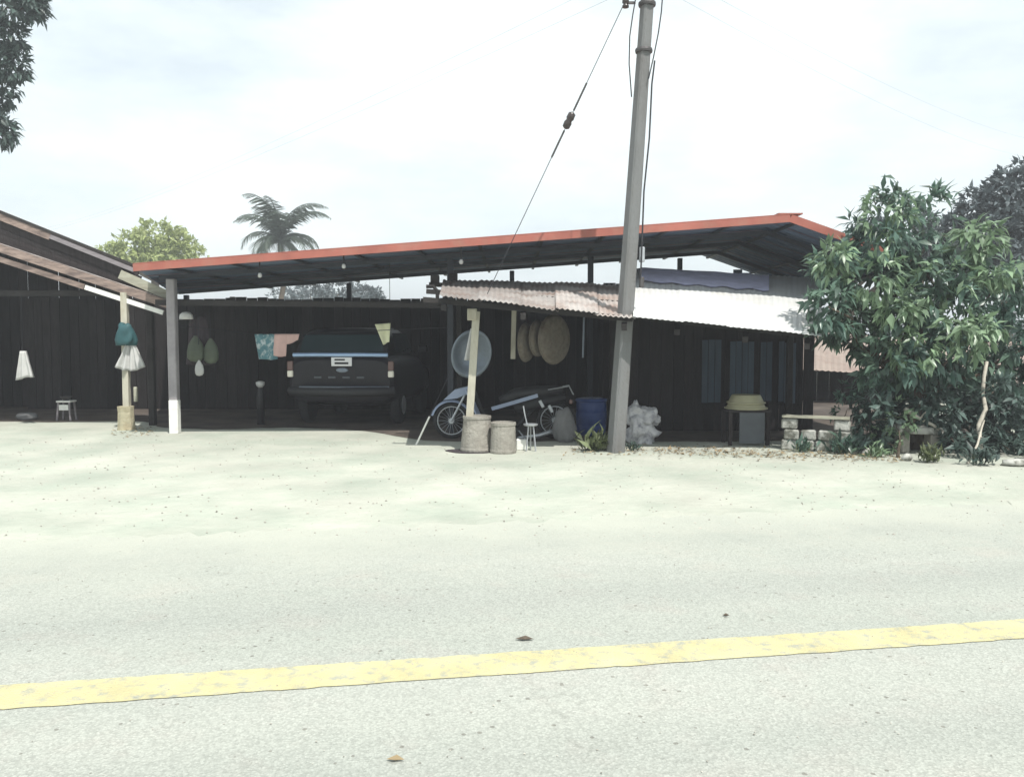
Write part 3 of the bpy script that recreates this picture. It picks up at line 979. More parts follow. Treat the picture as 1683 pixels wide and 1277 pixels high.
def sprays(clumps, per, leaves, size, droop, seed, asp=0.3, shell=0.55, spread=0.6):
    """clumps: (centre, radius xyz); every clump holds `per` twig ends with `leaves` leaves each"""
    g = np.random.default_rng(seed)
    B, Dn, N, Ls, Ws = [], [], [], [], []
    for c, r, wgt in clumps:
        k = max(1, int(per * wgt))
        v = g.normal(size=(k, 3)); v /= np.linalg.norm(v, axis=1)[:, None]
        rad = shell + (1.08 - shell) * g.random(k) ** 0.7
        pos = np.array(c) + v * rad[:, None] * np.array(r)
        for j in range(k):
            out = v[j] * 0.8 + np.array([0, 0, 0.15])
            dirs = g.normal(size=(leaves, 3)) * spread + out
            dirs[:, 2] -= droop * (0.6 + 0.8 * g.random(leaves))
            dirs /= np.linalg.norm(dirs, axis=1)[:, None]
            B.append(pos[j] + g.normal(size=(leaves, 3)) * size * 0.18)
            Dn.append(dirs)
            nn = np.array([0, 0, 1.0]) + g.normal(size=(leaves, 3)) * 0.45 + v[j] * 0.6
            N.append(nn)
            l = size * (0.45 + 0.95 * g.random(leaves))
            Ls.append(l); Ws.append(l * asp * (0.8 + 0.4 * g.random(leaves)))
    return [np.concatenate(q) for q in (B, Dn, N, Ls, Ws)]


def limb(m, a, b, r0, r1, seed, n=6, k=5, wig=0.08):
    rnd = random.Random(seed)
    a, b = Vector(a), Vector(b)
    L = (b - a).length
    pts, rr = [], []
    for i in range(k + 1):
        t = i / k
        w = wig * L * math.sin(math.pi * t)
        pts.append(a.lerp(b, t) + Vector((rnd.uniform(-w, w), rnd.uniform(-w, w), rnd.uniform(-w, w) * 0.5 + w * 0.4)))
        rr.append(r0 + (r1 - r0) * t)
    m.tube(pts, rr, n)


def tree(name, base, fork_z, clumps, leafspec, label, cat='tree', bark='bark', trunk_r=0.12, group=None, extra=None, seed=0):
    base = Vector(base)
    t = thing(name, base, label, cat, group)
    m = MB()
    fork = base + Vector((random.Random(seed).uniform(-.1, .1), 0, fork_z))
    limb(m, base - Vector((0, 0, 0.02)), fork, trunk_r * 1.25, trunk_r * 0.85, seed, 8, 6, 0.03)
    for i, (c, r, w) in enumerate(clumps):
        limb(m, fork + Vector((0, 0, -0.12 * (i % 3))), c, trunk_r * 0.5, trunk_r * 0.12, seed + i, 5, 5, 0.10)
    m.build('trunk', MT[bark], t, smooth=True)
    per, lv, size, droop, asp, material = leafspec
    arr = sprays(clumps, per, lv, size, droop, seed + 99, asp)
    leaf_mesh('crown', *arr, MT[material], t)
    if extra:
        for q, (cl, spec) in enumerate(extra):
            per, lv, size, droop, asp, material = spec
            arr = sprays(cl, per, lv, size, droop, seed + 199 + q, asp)
            leaf_mesh('young_leaves', *arr, MT[material], t)
    return t


def CL(px, py, Y, rp, wgt=1.0, ry=None, dp=1.0):
    """clump seen at (px,py) with pixel radius rp at depth Y"""
    c = at(px, py, Y)
    r = rp * Y / F
    rz = (ry if ry else rp) * Y / F
    return (tuple(c), (r, r * dp, rz), wgt)


# leafy tree at the right
yt = 11.7
main = [CL(1362, 505, yt - .35, 32, 0.9, 46), CL(1470, 600, yt - .2, 55, 1.0, 34), CL(1560, 590, yt - .2, 55, 1.0, 34), CL(1368, 440, yt, 34, 0.9, 30), CL(1385, 520, yt + .1, 42, 1.2), CL(1440, 470, yt + .2, 55, 1.5), CL(1460, 365, yt + .4, 46, 1.3, 60),
        CL(1445, 400, yt + .3, 55, 1.3), CL(1532, 385, yt + .6, 36, 1.1, 70), CL(1520, 455, yt + .2, 60, 1.6), CL(1475, 560, yt - .1, 62, 1.7, 70),
        CL(1560, 520, yt - .2, 55, 1.4), CL(1630, 480, yt + .1, 48, 1.3), CL(1660, 540, yt + .2, 50, 1.0), CL(1435, 550, yt + .2, 40, 1.0),
        CL(1590, 440, yt + .3, 45, 1.1), CL(1580, 600, yt + .3, 40, 0.8, 30), CL(1660, 600, yt + .3, 45, 0.9, 35), CL(1500, 610, yt + .3, 40, 0.7, 28), CL(1700, 480, yt + .5, 60, 1.2), CL(1720, 570, yt + .4, 50, 1.0)]
young = [CL(1590, 545, yt - .65, 44, 1.0, 36), CL(1510, 575, yt - .6, 36, 0.8, 30), CL(1605, 395, yt - .1, 38, 0.9, 32), CL(1480, 505, yt - .55, 28, 0.6),
         CL(1366, 425, yt - .25, 26, 0.6, 22), CL(1640, 450, yt - .35, 34, 0.6, 18), CL(1440, 450, yt - .4, 40, 0.5), CL(1460, 350, yt, 36, 0.5, 40), CL(1540, 470, yt - .4, 45, 0.5)]
tree('broadleaf_tree', gr(1520, 742) + Vector((0, 0.25, 0)), 0.95, main, (34, 8, 0.19, 0.75, 0.34, 'leaf'),
     'dense drooping broadleaf tree overhanging the white roof end', trunk_r=0.10, extra=[(young, (34, 8, 0.17, 0.8, 0.36, 'leaf_young'))], seed=3)
# dark undergrowth beneath it
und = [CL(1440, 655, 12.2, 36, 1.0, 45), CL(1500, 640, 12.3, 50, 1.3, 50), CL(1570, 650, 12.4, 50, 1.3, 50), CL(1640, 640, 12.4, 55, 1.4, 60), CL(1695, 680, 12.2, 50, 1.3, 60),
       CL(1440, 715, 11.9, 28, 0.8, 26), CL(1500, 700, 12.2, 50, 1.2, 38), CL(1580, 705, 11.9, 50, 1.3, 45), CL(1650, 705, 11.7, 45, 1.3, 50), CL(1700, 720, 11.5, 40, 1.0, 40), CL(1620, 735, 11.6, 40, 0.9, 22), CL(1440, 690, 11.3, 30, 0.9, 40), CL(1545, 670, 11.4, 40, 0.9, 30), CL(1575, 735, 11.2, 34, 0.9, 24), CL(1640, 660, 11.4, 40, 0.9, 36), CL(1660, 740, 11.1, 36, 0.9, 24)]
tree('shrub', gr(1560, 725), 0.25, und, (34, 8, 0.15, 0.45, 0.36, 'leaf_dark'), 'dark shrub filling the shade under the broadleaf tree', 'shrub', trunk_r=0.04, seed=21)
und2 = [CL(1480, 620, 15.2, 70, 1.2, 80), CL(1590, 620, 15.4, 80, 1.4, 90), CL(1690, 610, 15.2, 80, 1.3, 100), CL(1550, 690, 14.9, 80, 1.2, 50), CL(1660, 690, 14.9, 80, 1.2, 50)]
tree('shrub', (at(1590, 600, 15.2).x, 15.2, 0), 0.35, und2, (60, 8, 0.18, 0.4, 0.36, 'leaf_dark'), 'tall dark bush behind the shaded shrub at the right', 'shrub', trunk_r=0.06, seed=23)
# climbing plant at the white block wall
tree('shrub', gr(1392, 738) + Vector((0, 0.1, 0)), 0.3, [CL(1395, 670, 12.0, 22, 0.8, 45), CL(1410, 715, 11.9, 26, 0.7, 26)],
     (26, 7, 0.11, 0.35, 0.4, 'leaf'), 'slender shrub at the right end of the whitewashed block wall', 'shrub', trunk_r=0.025, seed=25)
tree('shrub', gr(1475, 752) + Vector((0, 0.0, 0)), 0.2, [CL(1478, 690, 11.4, 26, 0.8, 30), CL(1455, 725, 11.3, 24, 0.6, 20)],
     (24, 7, 0.10, 0.2, 0.4, 'leaf_young'), 'small light green shrub left of the pale slab', 'shrub', trunk_r=0.02, seed=27)

# trees behind
tree('tall_tree', (at(1660, 400, 24).x, 24, 0), 2.6, [CL(1650, 380, 24, 60, 1.5), CL(1690, 330, 24.3, 60, 1.4), CL(1620, 400, 23.8, 45, 1.1), CL(1670, 430, 23.8, 60, 1.2), CL(1610, 350, 24, 36, 0.8), CL(1655, 318, 24, 34, 0.7), CL(1740, 380, 24, 70, 1.2)],
     (130, 10, 0.22, 0.2, 0.45, 'leaf_far'), 'grey-green bushy tree behind the broadleaf tree at the right edge', trunk_r=0.2, seed=31)
tree('tall_tree', (at(1480, 400, 21).x, 24.6, 0), 2.2, [CL(1440, 400, 24.6, 40, 1.0), CL(1500, 390, 24.8, 42, 1.1), CL(1555, 400, 24.6, 40, 1.0), CL(1520, 440, 24.6, 60, 1.2)],
     (90, 10, 0.22, 0.3, 0.45, 'leaf_far'), 'grey-green tree close behind the peaks of the broadleaf tree', trunk_r=0.16, seed=33)
YY = 46
tree('yellow_tree', (at(255, 430, YY).x, YY, 0), 4.5, [CL(262, 395, YY, 38, 1.2, 32), CL(225, 410, YY, 40, 1.0, 26), CL(295, 412, YY, 34, 1.0, 26), CL(190, 422, YY, 30, .6, 18), CL(265, 425, YY + 1, 70, 1.2, 30)],
     (150, 9, 0.28, 0.2, 0.45, 'leaf_yellow'), 'sunlit yellow-green tree far behind the gap between the sheds', trunk_r=0.25, seed=41)
tree('far_tree', (at(520, 480, 62).x, 62, 0), 2.5, [CL(560, 480, 62, 34, 1.0, 18), CL(510, 484, 62, 28, .8, 16), CL(600, 486, 62, 26, .8, 12), CL(470, 490, 62, 26, .6, 14), CL(540, 500, 62, 90, 1.2, 20)],
     (110, 8, 0.34, 0.2, 0.45, 'leaf_far'), 'hazy far tree seen through the gap under the red roof', trunk_r=0.25, seed=43)
tree('far_tree', (at(617, 485, 50).x, 50, 0), 2.0, [CL(617, 484, 50, 8, .5, 9), CL(618, 500, 50, 16, .6, 14)],
     (70, 7, 0.25, 0.2, 0.45, 'leaf_far'), 'narrow far treetop just left of the rusty tin roof', trunk_r=0.12, seed=45)


# hedge of far woodland that closes the horizon
g = np.random.default_rng(5)
wood = []
for i in range(150):
    xx = -170 + 340 * (i + g.random()) / 150
    yy = 120 + 25 * g.random()
    h = 2.4 + 2.2 * g.random()
    wood.append(((xx, yy, h * 0.45), (2.4, 2.4, h * 0.6), 1.0))
arr = sprays(wood, 60, 4, 0.7, 0.2, 6, 0.6)
o = leaf_mesh('far_woodland', *arr, MT['leaf_far'], None)
tag(o, 'low far-off woodland along the horizon', 'woodland', kind='stuff')


# palm behind the red roof
def palm(px, py, Y, span, label):
    c = at(px, py, Y)
    t = thing('palm_tree', (c.x + 0.1, Y, 0), label, 'palm')
    m = MB()
    limb(m, (c.x + 0.1, Y, -0.02), c + Vector((0, 0, -0.1)), 0.17, 0.12, 4, 8, 8, 0.015)
    m.build('trunk', MT['bark'], t, smooth=True)
    rnd = random.Random(12)
    fr = []
    for k in range(16):
        fr.append((k * 2.399 + rnd.uniform(-.3, .3), rnd.uniform(1.05, 1.5), rnd.uniform(0.9, 1.3)))
    for k in range(9):
        fr.append((k * 2.399 + rnd.uniform(-.3, .3), rnd.uniform(0.2, 0.8), rnd.uniform(0.75, 1.05)))
    for k in range(8):
        fr.append((k * 0.83, rnd.uniform(-0.6, 0.1), rnd.uniform(0.6, 0.85)))
    for az, el, ln in fr:
        L = span * ln
        h = Vector((math.cos(az), math.sin(az), 0))
        pts = []
        p = c.copy(); e = el; st = L / 10
        for i in range(11):
            pts.append(p.copy())
            p = p + (h * math.cos(e) + Vector((0, 0, math.sin(e)))) * st
            e -= 0.13 + 0.02 * i * (1.2 - 0.5 * (el > 0.9))
        mm = MB(); mm.tube(pts, [0.045 - 0.0038 * i for i in range(11)], 5)
        side = h.cross(Vector((0, 0, 1)))
        for i in range(1, 31):
            q = i / 30 * 9.99
            a = pts[int(q)].lerp(pts[int(q) + 1], q - int(q))
            tang = (pts[int(q) + 1] - pts[int(q)]).normalized()
            ll = span * 0.24 * math.sin(math.pi * (0.12 + 0.8 * i / 30)) * rnd.uniform(.8, 1.1)
            for s in (-1, 1):
                d = (side * s * 0.8 + tang * 0.5 + Vector((0, 0, -0.45 + rnd.uniform(-.2, .2)))).normalized()
                wv = tang * 0.035
                mm.add([a - wv, a + wv, a + d * ll * 0.6 + wv * 0.7 + Vector((0, 0, -0.02)), a + d * ll + Vector((0, 0, -0.10 * ll))], [(0, 1, 2), (0, 2, 3)])
        mm.build('frond', MT['palm'], t)


palm(460, 396, 46, 3.1, 'dark coconut palm rising behind the red roof')

# tall tree behind the timber shed, its branches reach into the top left corner
yl = 22.0
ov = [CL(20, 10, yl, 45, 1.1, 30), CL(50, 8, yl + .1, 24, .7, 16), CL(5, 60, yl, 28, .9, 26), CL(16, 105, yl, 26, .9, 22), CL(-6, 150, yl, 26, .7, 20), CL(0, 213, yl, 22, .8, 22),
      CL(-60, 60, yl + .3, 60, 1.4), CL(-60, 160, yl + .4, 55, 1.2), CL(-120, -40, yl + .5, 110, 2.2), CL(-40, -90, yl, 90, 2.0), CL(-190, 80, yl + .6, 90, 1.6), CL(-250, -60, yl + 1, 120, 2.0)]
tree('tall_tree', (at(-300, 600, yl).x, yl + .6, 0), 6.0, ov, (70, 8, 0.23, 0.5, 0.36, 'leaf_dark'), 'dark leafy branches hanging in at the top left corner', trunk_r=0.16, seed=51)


# ------------------------------------------------------------------ small builders
def lumpy(name, c, size, material, parent=None, amp=0.12, seed=0, sub=3, flat=True, freq=3.0, crease=0.0):
    bm = bmesh.new()
    bmesh.ops.create_icosphere(bm, subdivisions=sub, radius=1.0)
    c = Vector(c)
    for v in bm.verts:
        d = v.co.copy()
        k = 1 + amp * noise.noise(d * freq * 0.5 + Vector((seed * 3.1, 0, 0))) * 2 + amp * 0.5 * noise.noise(d * freq * 1.5 + Vector((seed, 5, 0))) - amp * crease * abs(noise.noise(d * freq * 1.1 + Vector((seed, 9, 2))))
        p = d * k
        p = Vector((p.x * size[0], p.y * size[1], p.z * size[2]))
        if flat and p.z < -size[2] * 0.7:
            p.z = -size[2] * 0.7
        v.co = p + Vector((0, 0, size[2] * 0.7))
    vs = [v.co + c for v in bm.verts]
    fcs = [[v.index for v in f.verts] for f in bm.faces]
    bm.free()
    return MB().add(vs, fcs).build(name, material, parent, smooth=True, org=None if parent else c)


def cloth(name, tl, tr, br, bl, material, parent=None, wave=0.03, folds=3, nx=12, nz=10, seed=0, th=0.006):
    tl, tr, br, bl = map(Vector, (tl, tr, br, bl))
    vs, fcs = [], []
    for layer in (0, 1):
        for j in range(nz + 1):
            for i in range(nx + 1):
                s, t = i / nx, j / nz
                p = tl.lerp(tr, s).lerp(bl.lerp(br, s), t)
                w = wave * (0.35 + 0.65 * t) * math.sin(2 * math.pi * folds * s + seed + t * 0.8) + wave * 0.5 * noise.noise(Vector((s * 3, t * 3, seed)))
                p = p + Vector((0, w + layer * th, 0.012 * math.sin(5 * s + seed) * t))
                vs.append(p)
    n = nx + 1; Lq = n * (nz + 1)
    for j in range(nz):
        for i in range(nx):
            q = j * n + i
            fcs.append((q, q + n, q + n + 1, q + 1))
            fcs.append((Lq + q, Lq + q + 1, Lq + q + n + 1, Lq + q + n))
    for i in range(nx):
        fcs.append((i, i + 1, Lq + i + 1, Lq + i)); q = nz * n + i; fcs.append((q, Lq + q, Lq + q + 1, q + 1))
    for j in range(nz):
        q = j * n; fcs.append((q, Lq + q, Lq + q + n, q + n)); q += nx; fcs.append((q, q + n, Lq + q + n, Lq + q))
    return MB().add(vs, fcs).build(name, material, parent, smooth=True)


def hung_bag(px, ytop, ybot, wpx, Y, material, label, zhang, cat='bag', seed=0, square=False, name='hanging_bag'):
    """carrier bag with pinched neck, hung by a cord from zhang"""
    a, b = at(px, ytop, Y), at(px, ybot, Y)
    h = a.z - b.z; r = wpx * Y / F / 2
    t = thing(name, (a.x, Y, b.z), label, cat)
    prof = [(0.0, 0.0), (r * 0.8, h * 0.01), (r, h * 0.07), (r * 0.93, h * 0.2), (r * 0.78, h * 0.4), (r * 0.55, h * 0.62), (r * 0.32, h * 0.82), (r * 0.2, h * 0.94), (r * 0.24, h)] if square else [(0.0, 0.0), (r * 0.6, h * 0.03), (r * 0.95, h * 0.16), (r, h * 0.4), (r * 0.85, h * 0.66), (r * 0.45, h * 0.88), (r * 0.2, h * 0.97), (r * 0.25, h)]
    sc = Matrix.Diagonal((1, 0.6, 1)).to_3x3()
    MB().lathe(prof, (a.x, Y, b.z), 16, mat=sc, wob=0.12, seed=seed).build('body', material, t, smooth=True)
    MB().tube([(a.x, Y, a.z - h * 0.08), (a.x, Y, zhang)], 0.006, 5).build('cord', MT['wire'], t)
    return t


# ------------------------------------------------------------------ things under the left timber shed
RAILZ = 2.27
yq = 14.95
t = thing('hanging_bag', at(38, 622, yq), 'white triangular bag hanging alone at far left in timber shed', 'bag')
cloth('body', at(33, 577, yq), at(41, 577, yq), at(54, 620, yq), at(26, 624, yq), MT['white_plastic'], t, 0.03, 2, seed=5, th=0.07)
MB().tube([at(37, 579, yq + 0.03), (at(37, 579, yq).x, yq + 0.03, RAILZ)], 0.006, 5).build('cord', MT['wire'], t)
# short cream post on yellowish concrete block, with bags tied on
pb2 = gr(208, 706)
t = thing('short_post', pb2, 'cream post in a yellowish concrete footing left of the white-footed post', 'post')
mq = MB()
mq.lathe([(0.15, 0.0), (0.14, 0.05), (0.125, 0.3), (0.135, 0.395), (0.0, 0.40)], pb2, 10, wob=0.06, seed=4)
mq.build('footing', MT['base_yellow'], t, smooth=False)
MB().beam(pb2 + Vector((0.02, 0, 0.39)), pb2 + Vector((0.03, 0, 2.3)), 0.10, 0.10).build('shaft', MT['cream'], t)
p = at(223, 648, pb2.y - 0.02)
MB().box(p, (0.06, 0.05, 0.25), bev=0.01).build('batten', MT['board_pale'], t)
yb = pb2.y - 0.09
for px, w_, lab, sd in ((200, 26, 'white carrier bag on the cream post, left of a pair', 2), (226, 26, 'white carrier bag on the cream post, right of a pair', 3)):
    a, b = at(px, 568, yb), at(px, 608, yb)
    tt = thing('carrier_bag', (b.x, yb, b.z), lab, 'bag', 'pair of white bags on the cream post')
    cloth('body', at(206 if px < 213 else 214, 566, yb), at(212 if px < 213 else 221, 566, yb), at(px + 12, 610 - (6 if px > 213 else 0), yb), at(px - 12, 606 + (4 if px > 213 else -2), yb), MT['white_plastic'], tt, 0.035, 2, seed=sd, th=0.05)
    MB().tube([at(209 if px < 213 else 217, 567, yb + 0.02), at(211, 556, yb + 0.04)], 0.006, 5).build('handle', MT['white_plastic'], tt)
lump = lumpy('plastic_bag', at(207, 568, yb - 0.02), (0.16, 0.09, 0.23), MT['teal_plastic'], amp=0.3, seed=3)
tag(lump, 'crumpled teal plastic bag above the white bags on the cream post', 'bag')
# stool with bowl
sb = gr(110, 691)
t = thing('stool', sb, 'small low stool with pale seat at left in timber shed', 'stool')
MB().box(sb + Vector((0, 0, 0.36)), (0.27, 0.24, 0.03), bev=0.008).build('seat', MT['white_paint_and_lit_foot'], t)
for sx in (-1, 1):
    for sy in (-1, 1):
        MB().beam(sb + Vector((sx * 0.10, sy * 0.09, 0.35)), sb + Vector((sx * 0.125, sy * 0.11, 0.0)), 0.03, 0.03).build('leg', MT['board_grey'], t)
MB().box(sb + Vector((0, -0.10, 0.25)), (0.17, 0.02, 0.10)).build('apron', MT['white_paint_and_lit_foot'], t)
o = MB().lathe([(0.04, 0), (0.06, 0.01), (0.105, 0.07), (0.11, 0.075), (0.098, 0.07), (0.05, 0.018), (0, 0.016)], sb + Vector((0, 0, 0.375)), 18).build('bowl', MT['iron'], smooth=True)
tag(o, 'dark bowl on the small pale stool', 'bowl')
o = lumpy('sack', gr(44, 690), (0.19, 0.15, 0.085), MT['grey_sack'], amp=0.15, seed=8)
tag(o, 'small slumped grey sack on the ground at far left', 'sack')

# hanging things right of the white-footed post
yh = 14.3
rail = MB().tube([(pb.x - 0.35, yh, 2.12), (-3.4, yh, 2.10)], 0.018, 6).build('hanging_rail', MT['wood_black'])
tag(rail, 'thin dark rail under the red roof holding hung bags', 'rail')
a = at(306, 522, yh - 0.05)
t = thing('cap', a, 'white cap hanging just right of the white-footed post', 'cap')
MB().lathe([(0.11, -0.03), (0.112, 0.0), (0.10, 0.05), (0.06, 0.085), (0.0, 0.095)], a, 16).build('crown', MT['white_cloth'], t, smooth=True)
MB().lathe([(0.07, -0.012), (0.0, -0.01)], a + Vector((-0.09, -0.07, -0.025)), 12, mat=Matrix.Diagonal((1.2, 1, 1)).to_3x3()).build('brim', MT['white_cloth'], t)
MB().tube([a + Vector((0, 0, 0.09)), (a.x, yh, 2.12)], 0.005, 5).build('loop', MT['wire'], t)
o = cloth('hanging_coat', at(312, 520, yh + 0.05), at(338, 520, yh + 0.05), at(350, 600, yh + 0.05), at(305, 600, yh + 0.05), MT['dark_cloth_and_shadow'], None, 0.04, 2, seed=2)
tag(o, 'dark coat hanging behind the greenish bags', 'coat')
hung_bag(321, 552, 595, 30, yh - 0.04, MT['green_plastic'], 'round greenish bag hanging, left of two near white-footed post', 2.11, seed=5)
hung_bag(346, 556, 598, 26, yh - 0.02, MT['green_plastic'], 'round greenish bag hanging, right of two near white-footed post', 2.11, seed=6)
o = hung_bag(327, 592, 618, 14, yh - 0.10, MT['white_plastic'], 'small white bag hanging below the greenish bags', 2.11, seed=7)

# laundry by the car
yc = 14.9
line = MB().tube([(pb.x, 13.87, 1.75), at(418, 549, yc), at(495, 549, yc), (-1.0, 13.95, 1.72)], 0.006, 5).build('clothesline', MT['wire'])
tag(line, 'thin dark clothesline strung beneath the red roof', 'clothesline')
o = cloth('shirt', at(418, 549, yc), at(452, 549, yc), at(456, 590, yc), at(425, 592, yc), MT['teal_cloth'], None, 0.02, 2, seed=1)
tag(o, 'teal patterned shirt on the line beside the pink towel', 'shirt')
t = thing('towel', at(470, 585, yc - 0.01), 'pale pink towel folded over the line left of the car', 'towel')
cloth('cloth', at(451, 549, yc - 0.01), at(472, 549, yc - 0.01), at(470, 586, yc - 0.01), at(448, 585, yc - 0.01), MT['pink_cloth'], t, 0.015, 1, seed=2)
cloth('folded_end', at(471, 549, yc - 0.02), at(492, 549, yc - 0.02), at(490, 560, yc - 0.02), at(470, 566, yc - 0.02), MT['pink_cloth'], t, 0.012, 1, seed=3, nz=4)
o = cloth('pennant', at(616, 533, 14.6), at(642, 531, 14.6), at(640, 563, 14.6), at(630, 566, 14.6), MT['pale_yellow'], None, 0.015, 1, seed=4)
tag(o, 'pale yellow triangular cloth hanging above the right of the car', 'cloth')
cd = MB().tube([at(641, 532, 14.6), (at(641, 532, 14.6).x, 14.6, red_z(-2.1) - 0.05)], 0.005, 5).build('cord', MT['wire'])
tag(cd, 'thin cord holding the pale yellow triangular cloth', 'cord')
g1 = at(428, 640, 15.1)
t = thing('bottle', (g1.x, 15.1, 0), 'white-topped tall bottle stand in shade left of the car', 'bottle')
MB().lathe([(0.07, 0.0), (0.07, 0.5), (0.05, 0.62), (0.03, 0.66)], (g1.x, 15.1, 0.006), 12).build('body', MT['black_plastic'], t, smooth=True)
MB().lathe([(0.035, 0.655), (0.075, 0.70), (0.08, 0.75), (0.04, 0.77), (0, 0.775)], (g1.x, 15.1, 0.006), 12).build('cap', MT['white_plastic'], t, smooth=True)


# ------------------------------------------------------------------ parked car seen from behind
def car():
    c0 = (at(472, 608, 14.75) + at(650, 613, 14.55)) / 2
    org = Vector((c0.x, 14.62, 0.006))
    ang = R(-5.5)
    M4 = Matrix.Translation(org) @ Matrix.Rotation(ang, 4, 'Z')
    t = thing('parked_car', org, 'dark parked car seen from behind under the red roof', 'car')

    def fin(m, name, mt, parent=t, smooth=False, ang_=35):
        m.v = [M4 @ v for v in m.v]
        o = m.build(name, mt, parent)
        return autosmooth(o, ang_) if smooth else o

    def loft(sts, n=20, e=5.0):
        m = MB(); vs, fc = [], []
        for (y, hw, z0, z1) in sts:
            for k in range(n):
                a_ = 2 * math.pi * (k + 0.5) / n
                ca, sa = math.cos(a_), math.sin(a_)
                x = hw * math.copysign(abs(ca) ** (2 / e), ca)
                z = (z0 + z1) / 2 + (z1 - z0) / 2 * math.copysign(abs(sa) ** (2 / e), sa)
                vs.append(Vector((x, y, z)))
        for i in range(len(sts) - 1):
            for k in range(n):
                q, r_ = i * n + k, i * n + (k + 1) % n
                fc.append((q, r_, r_ + n, q + n))
        fc += [tuple(range(n))[::-1], tuple((len(sts) - 1) * n + k for k in range(n))]
        return m.add(vs, fc)
    fin(loft([(0.0, .86, .52, 1.16), (0.06, .92, .42, 1.24), (0.5, .95, .34, 1.26), (2.3, .95, .33, 1.22), (2.6, .94, .33, 1.12), (3.25, .90, .38, 1.02), (3.4, .80, .48, .9)]), 'body', MT['car'], smooth=True)
    fin(loft([(0.05, .84, 1.1, 1.26), (0.16, .79, 1.1, 1.56), (0.34, .74, 1.1, 1.70), (1.6, .74, 1.1, 1.72), (2.0, .76, 1.1, 1.5), (2.5, .80, 1.1, 1.2)], e=4.5), 'cabin', MT['car'], smooth=True)
    # rear window
    m = MB(); vs, fc = [], []
    for j in range(5):
        tz = j / 4
        for i in range(9):
            s = i / 8 * 2 - 1
            vs.append(Vector((s * (0.74 - 0.06 * tz), 0.045 + 0.105 * tz + 0.02 * s * s - 0.012, 1.29 + 0.30 * tz)))
    for j in range(4):
        for i in range(8):
            q = j * 9 + i
            fc.append((q, q + 1, q + 10, q + 9))
    fin(m.add(vs, fc), 'rear_window', MT['glass'])
    # ledge under the window, sky reflection given as pale blue colour
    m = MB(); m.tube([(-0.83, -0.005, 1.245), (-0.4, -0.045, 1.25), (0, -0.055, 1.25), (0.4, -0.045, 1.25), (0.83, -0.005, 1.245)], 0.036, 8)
    fin(m, 'tailgate_trim', MT['sky_trim'], smooth=True, ang_=60)
    for s in (-1, 1):
        l = MB().box((s * 0.885, -0.012, 1.06), (0.10, 0.05, 0.16), bev=0.012)
        lo = fin(l, 'tail_light', MT['lamp_red'])
        fin(MB().box((s * 0.885, -0.016, 0.92), (0.10, 0.05, 0.11), bev=0.012), 'reversing_lens', MT['lamp_white'], lo)
        m = MB().lathe([(0.0, 0.0), (0.2, 0.0), (0.31, 0.02), (0.335, 0.06), (0.335, 0.14), (0.31, 0.18), (0.2, 0.2), (0, 0.2)], (s * 0.83 - 0.1, 0.75, 0.335), 22, mat=Matrix.Rotation(math.pi / 2, 3, 'Y'))
        w = fin(m, 'wheel', MT['rubber'], smooth=True)
        fin(MB().lathe([(0, -0.004), (0.15, -0.004), (0.19, 0.012)], (s * 0.83 + s * 0.104, 0.75, 0.335), 14, mat=Matrix.Rotation(-s * math.pi / 2, 3, 'Y')), 'rim', MT['galv'], w)
        m = MB().lathe([(0.0, 0.0), (0.2, 0.0), (0.31, 0.02), (0.335, 0.06), (0.335, 0.14), (0.31, 0.18), (0.2, 0.2), (0, 0.2)], (s * 0.83 - 0.1, 2.7, 0.335), 22, mat=Matrix.Rotation(math.pi / 2, 3, 'Y'))
        fin(m, 'wheel', MT['rubber'], smooth=True)
        m = MB().add([(s * 0.86, 0.5, 1.27), (s * 0.86, 1.85, 1.27), (s * 0.775, 1.6, 1.62), (s * 0.772, 0.55, 1.62)], [(0, 1, 2, 3)])
        fin(m, 'side_window', MT['glass'])
        fin(MB().box((s * 1.02, 2.05, 1.32), (0.18, 0.09, 0.13), bev=0.02), 'mirror', MT['car'])
    pl = fin(MB().box((0.03, -0.035, 1.13), (0.36, 0.018, 0.15), bev=0.004), 'number_plate', MT['plate'])
    fin(MB().box((0.0, -0.046, 1.165), (0.18, 0.004, 0.028)), 'plate_characters', MT['black_plastic'], pl)
    fin(MB().box((0.03, -0.046, 1.105), (0.24, 0.004, 0.035)), 'plate_characters', MT['black_plastic'], pl)
    fin(MB().lathe([(0.0, 0.02), (0.10, 0.012), (0.11, 0.0)], (0.03, -0.01, 0.985), 16, mat=Matrix.Rotation(math.pi / 2, 3, 'X') @ Matrix.Diagonal((1.0, 0.36, 1)).to_3x3()), 'tailgate_handle', MT['alu'], smooth=True)
    m = MB().tube([(-0.9, 0.06, 0.62), (-0.75, -0.06, 0.62), (0, -0.10, 0.62), (0.75, -0.06, 0.62), (0.9, 0.06, 0.62)], 0.085, 10)
    bp = fin(m, 'bumper', MT['black_plastic'], smooth=True, ang_=60)
    m = MB().tube([(-0.7, -0.10, 0.70), (0, -0.135, 0.70), (0.85, -0.02, 0.70)], 0.014, 6)
    fin(m, 'bumper_strip', MT['alu'], bp)
    for x in (-0.4, -0.15, 0.1, 0.35):
        fin(MB().box((x, -0.012, 0.86), (0.13, 0.02, 0.035), bev=0.004), 'tailgate_lettering', MT['grey_panel'])


car()

# ------------------------------------------------------------------ leaning cream post, basin, buckets
b1 = gr(784, 741); b2 = gr(827, 744)


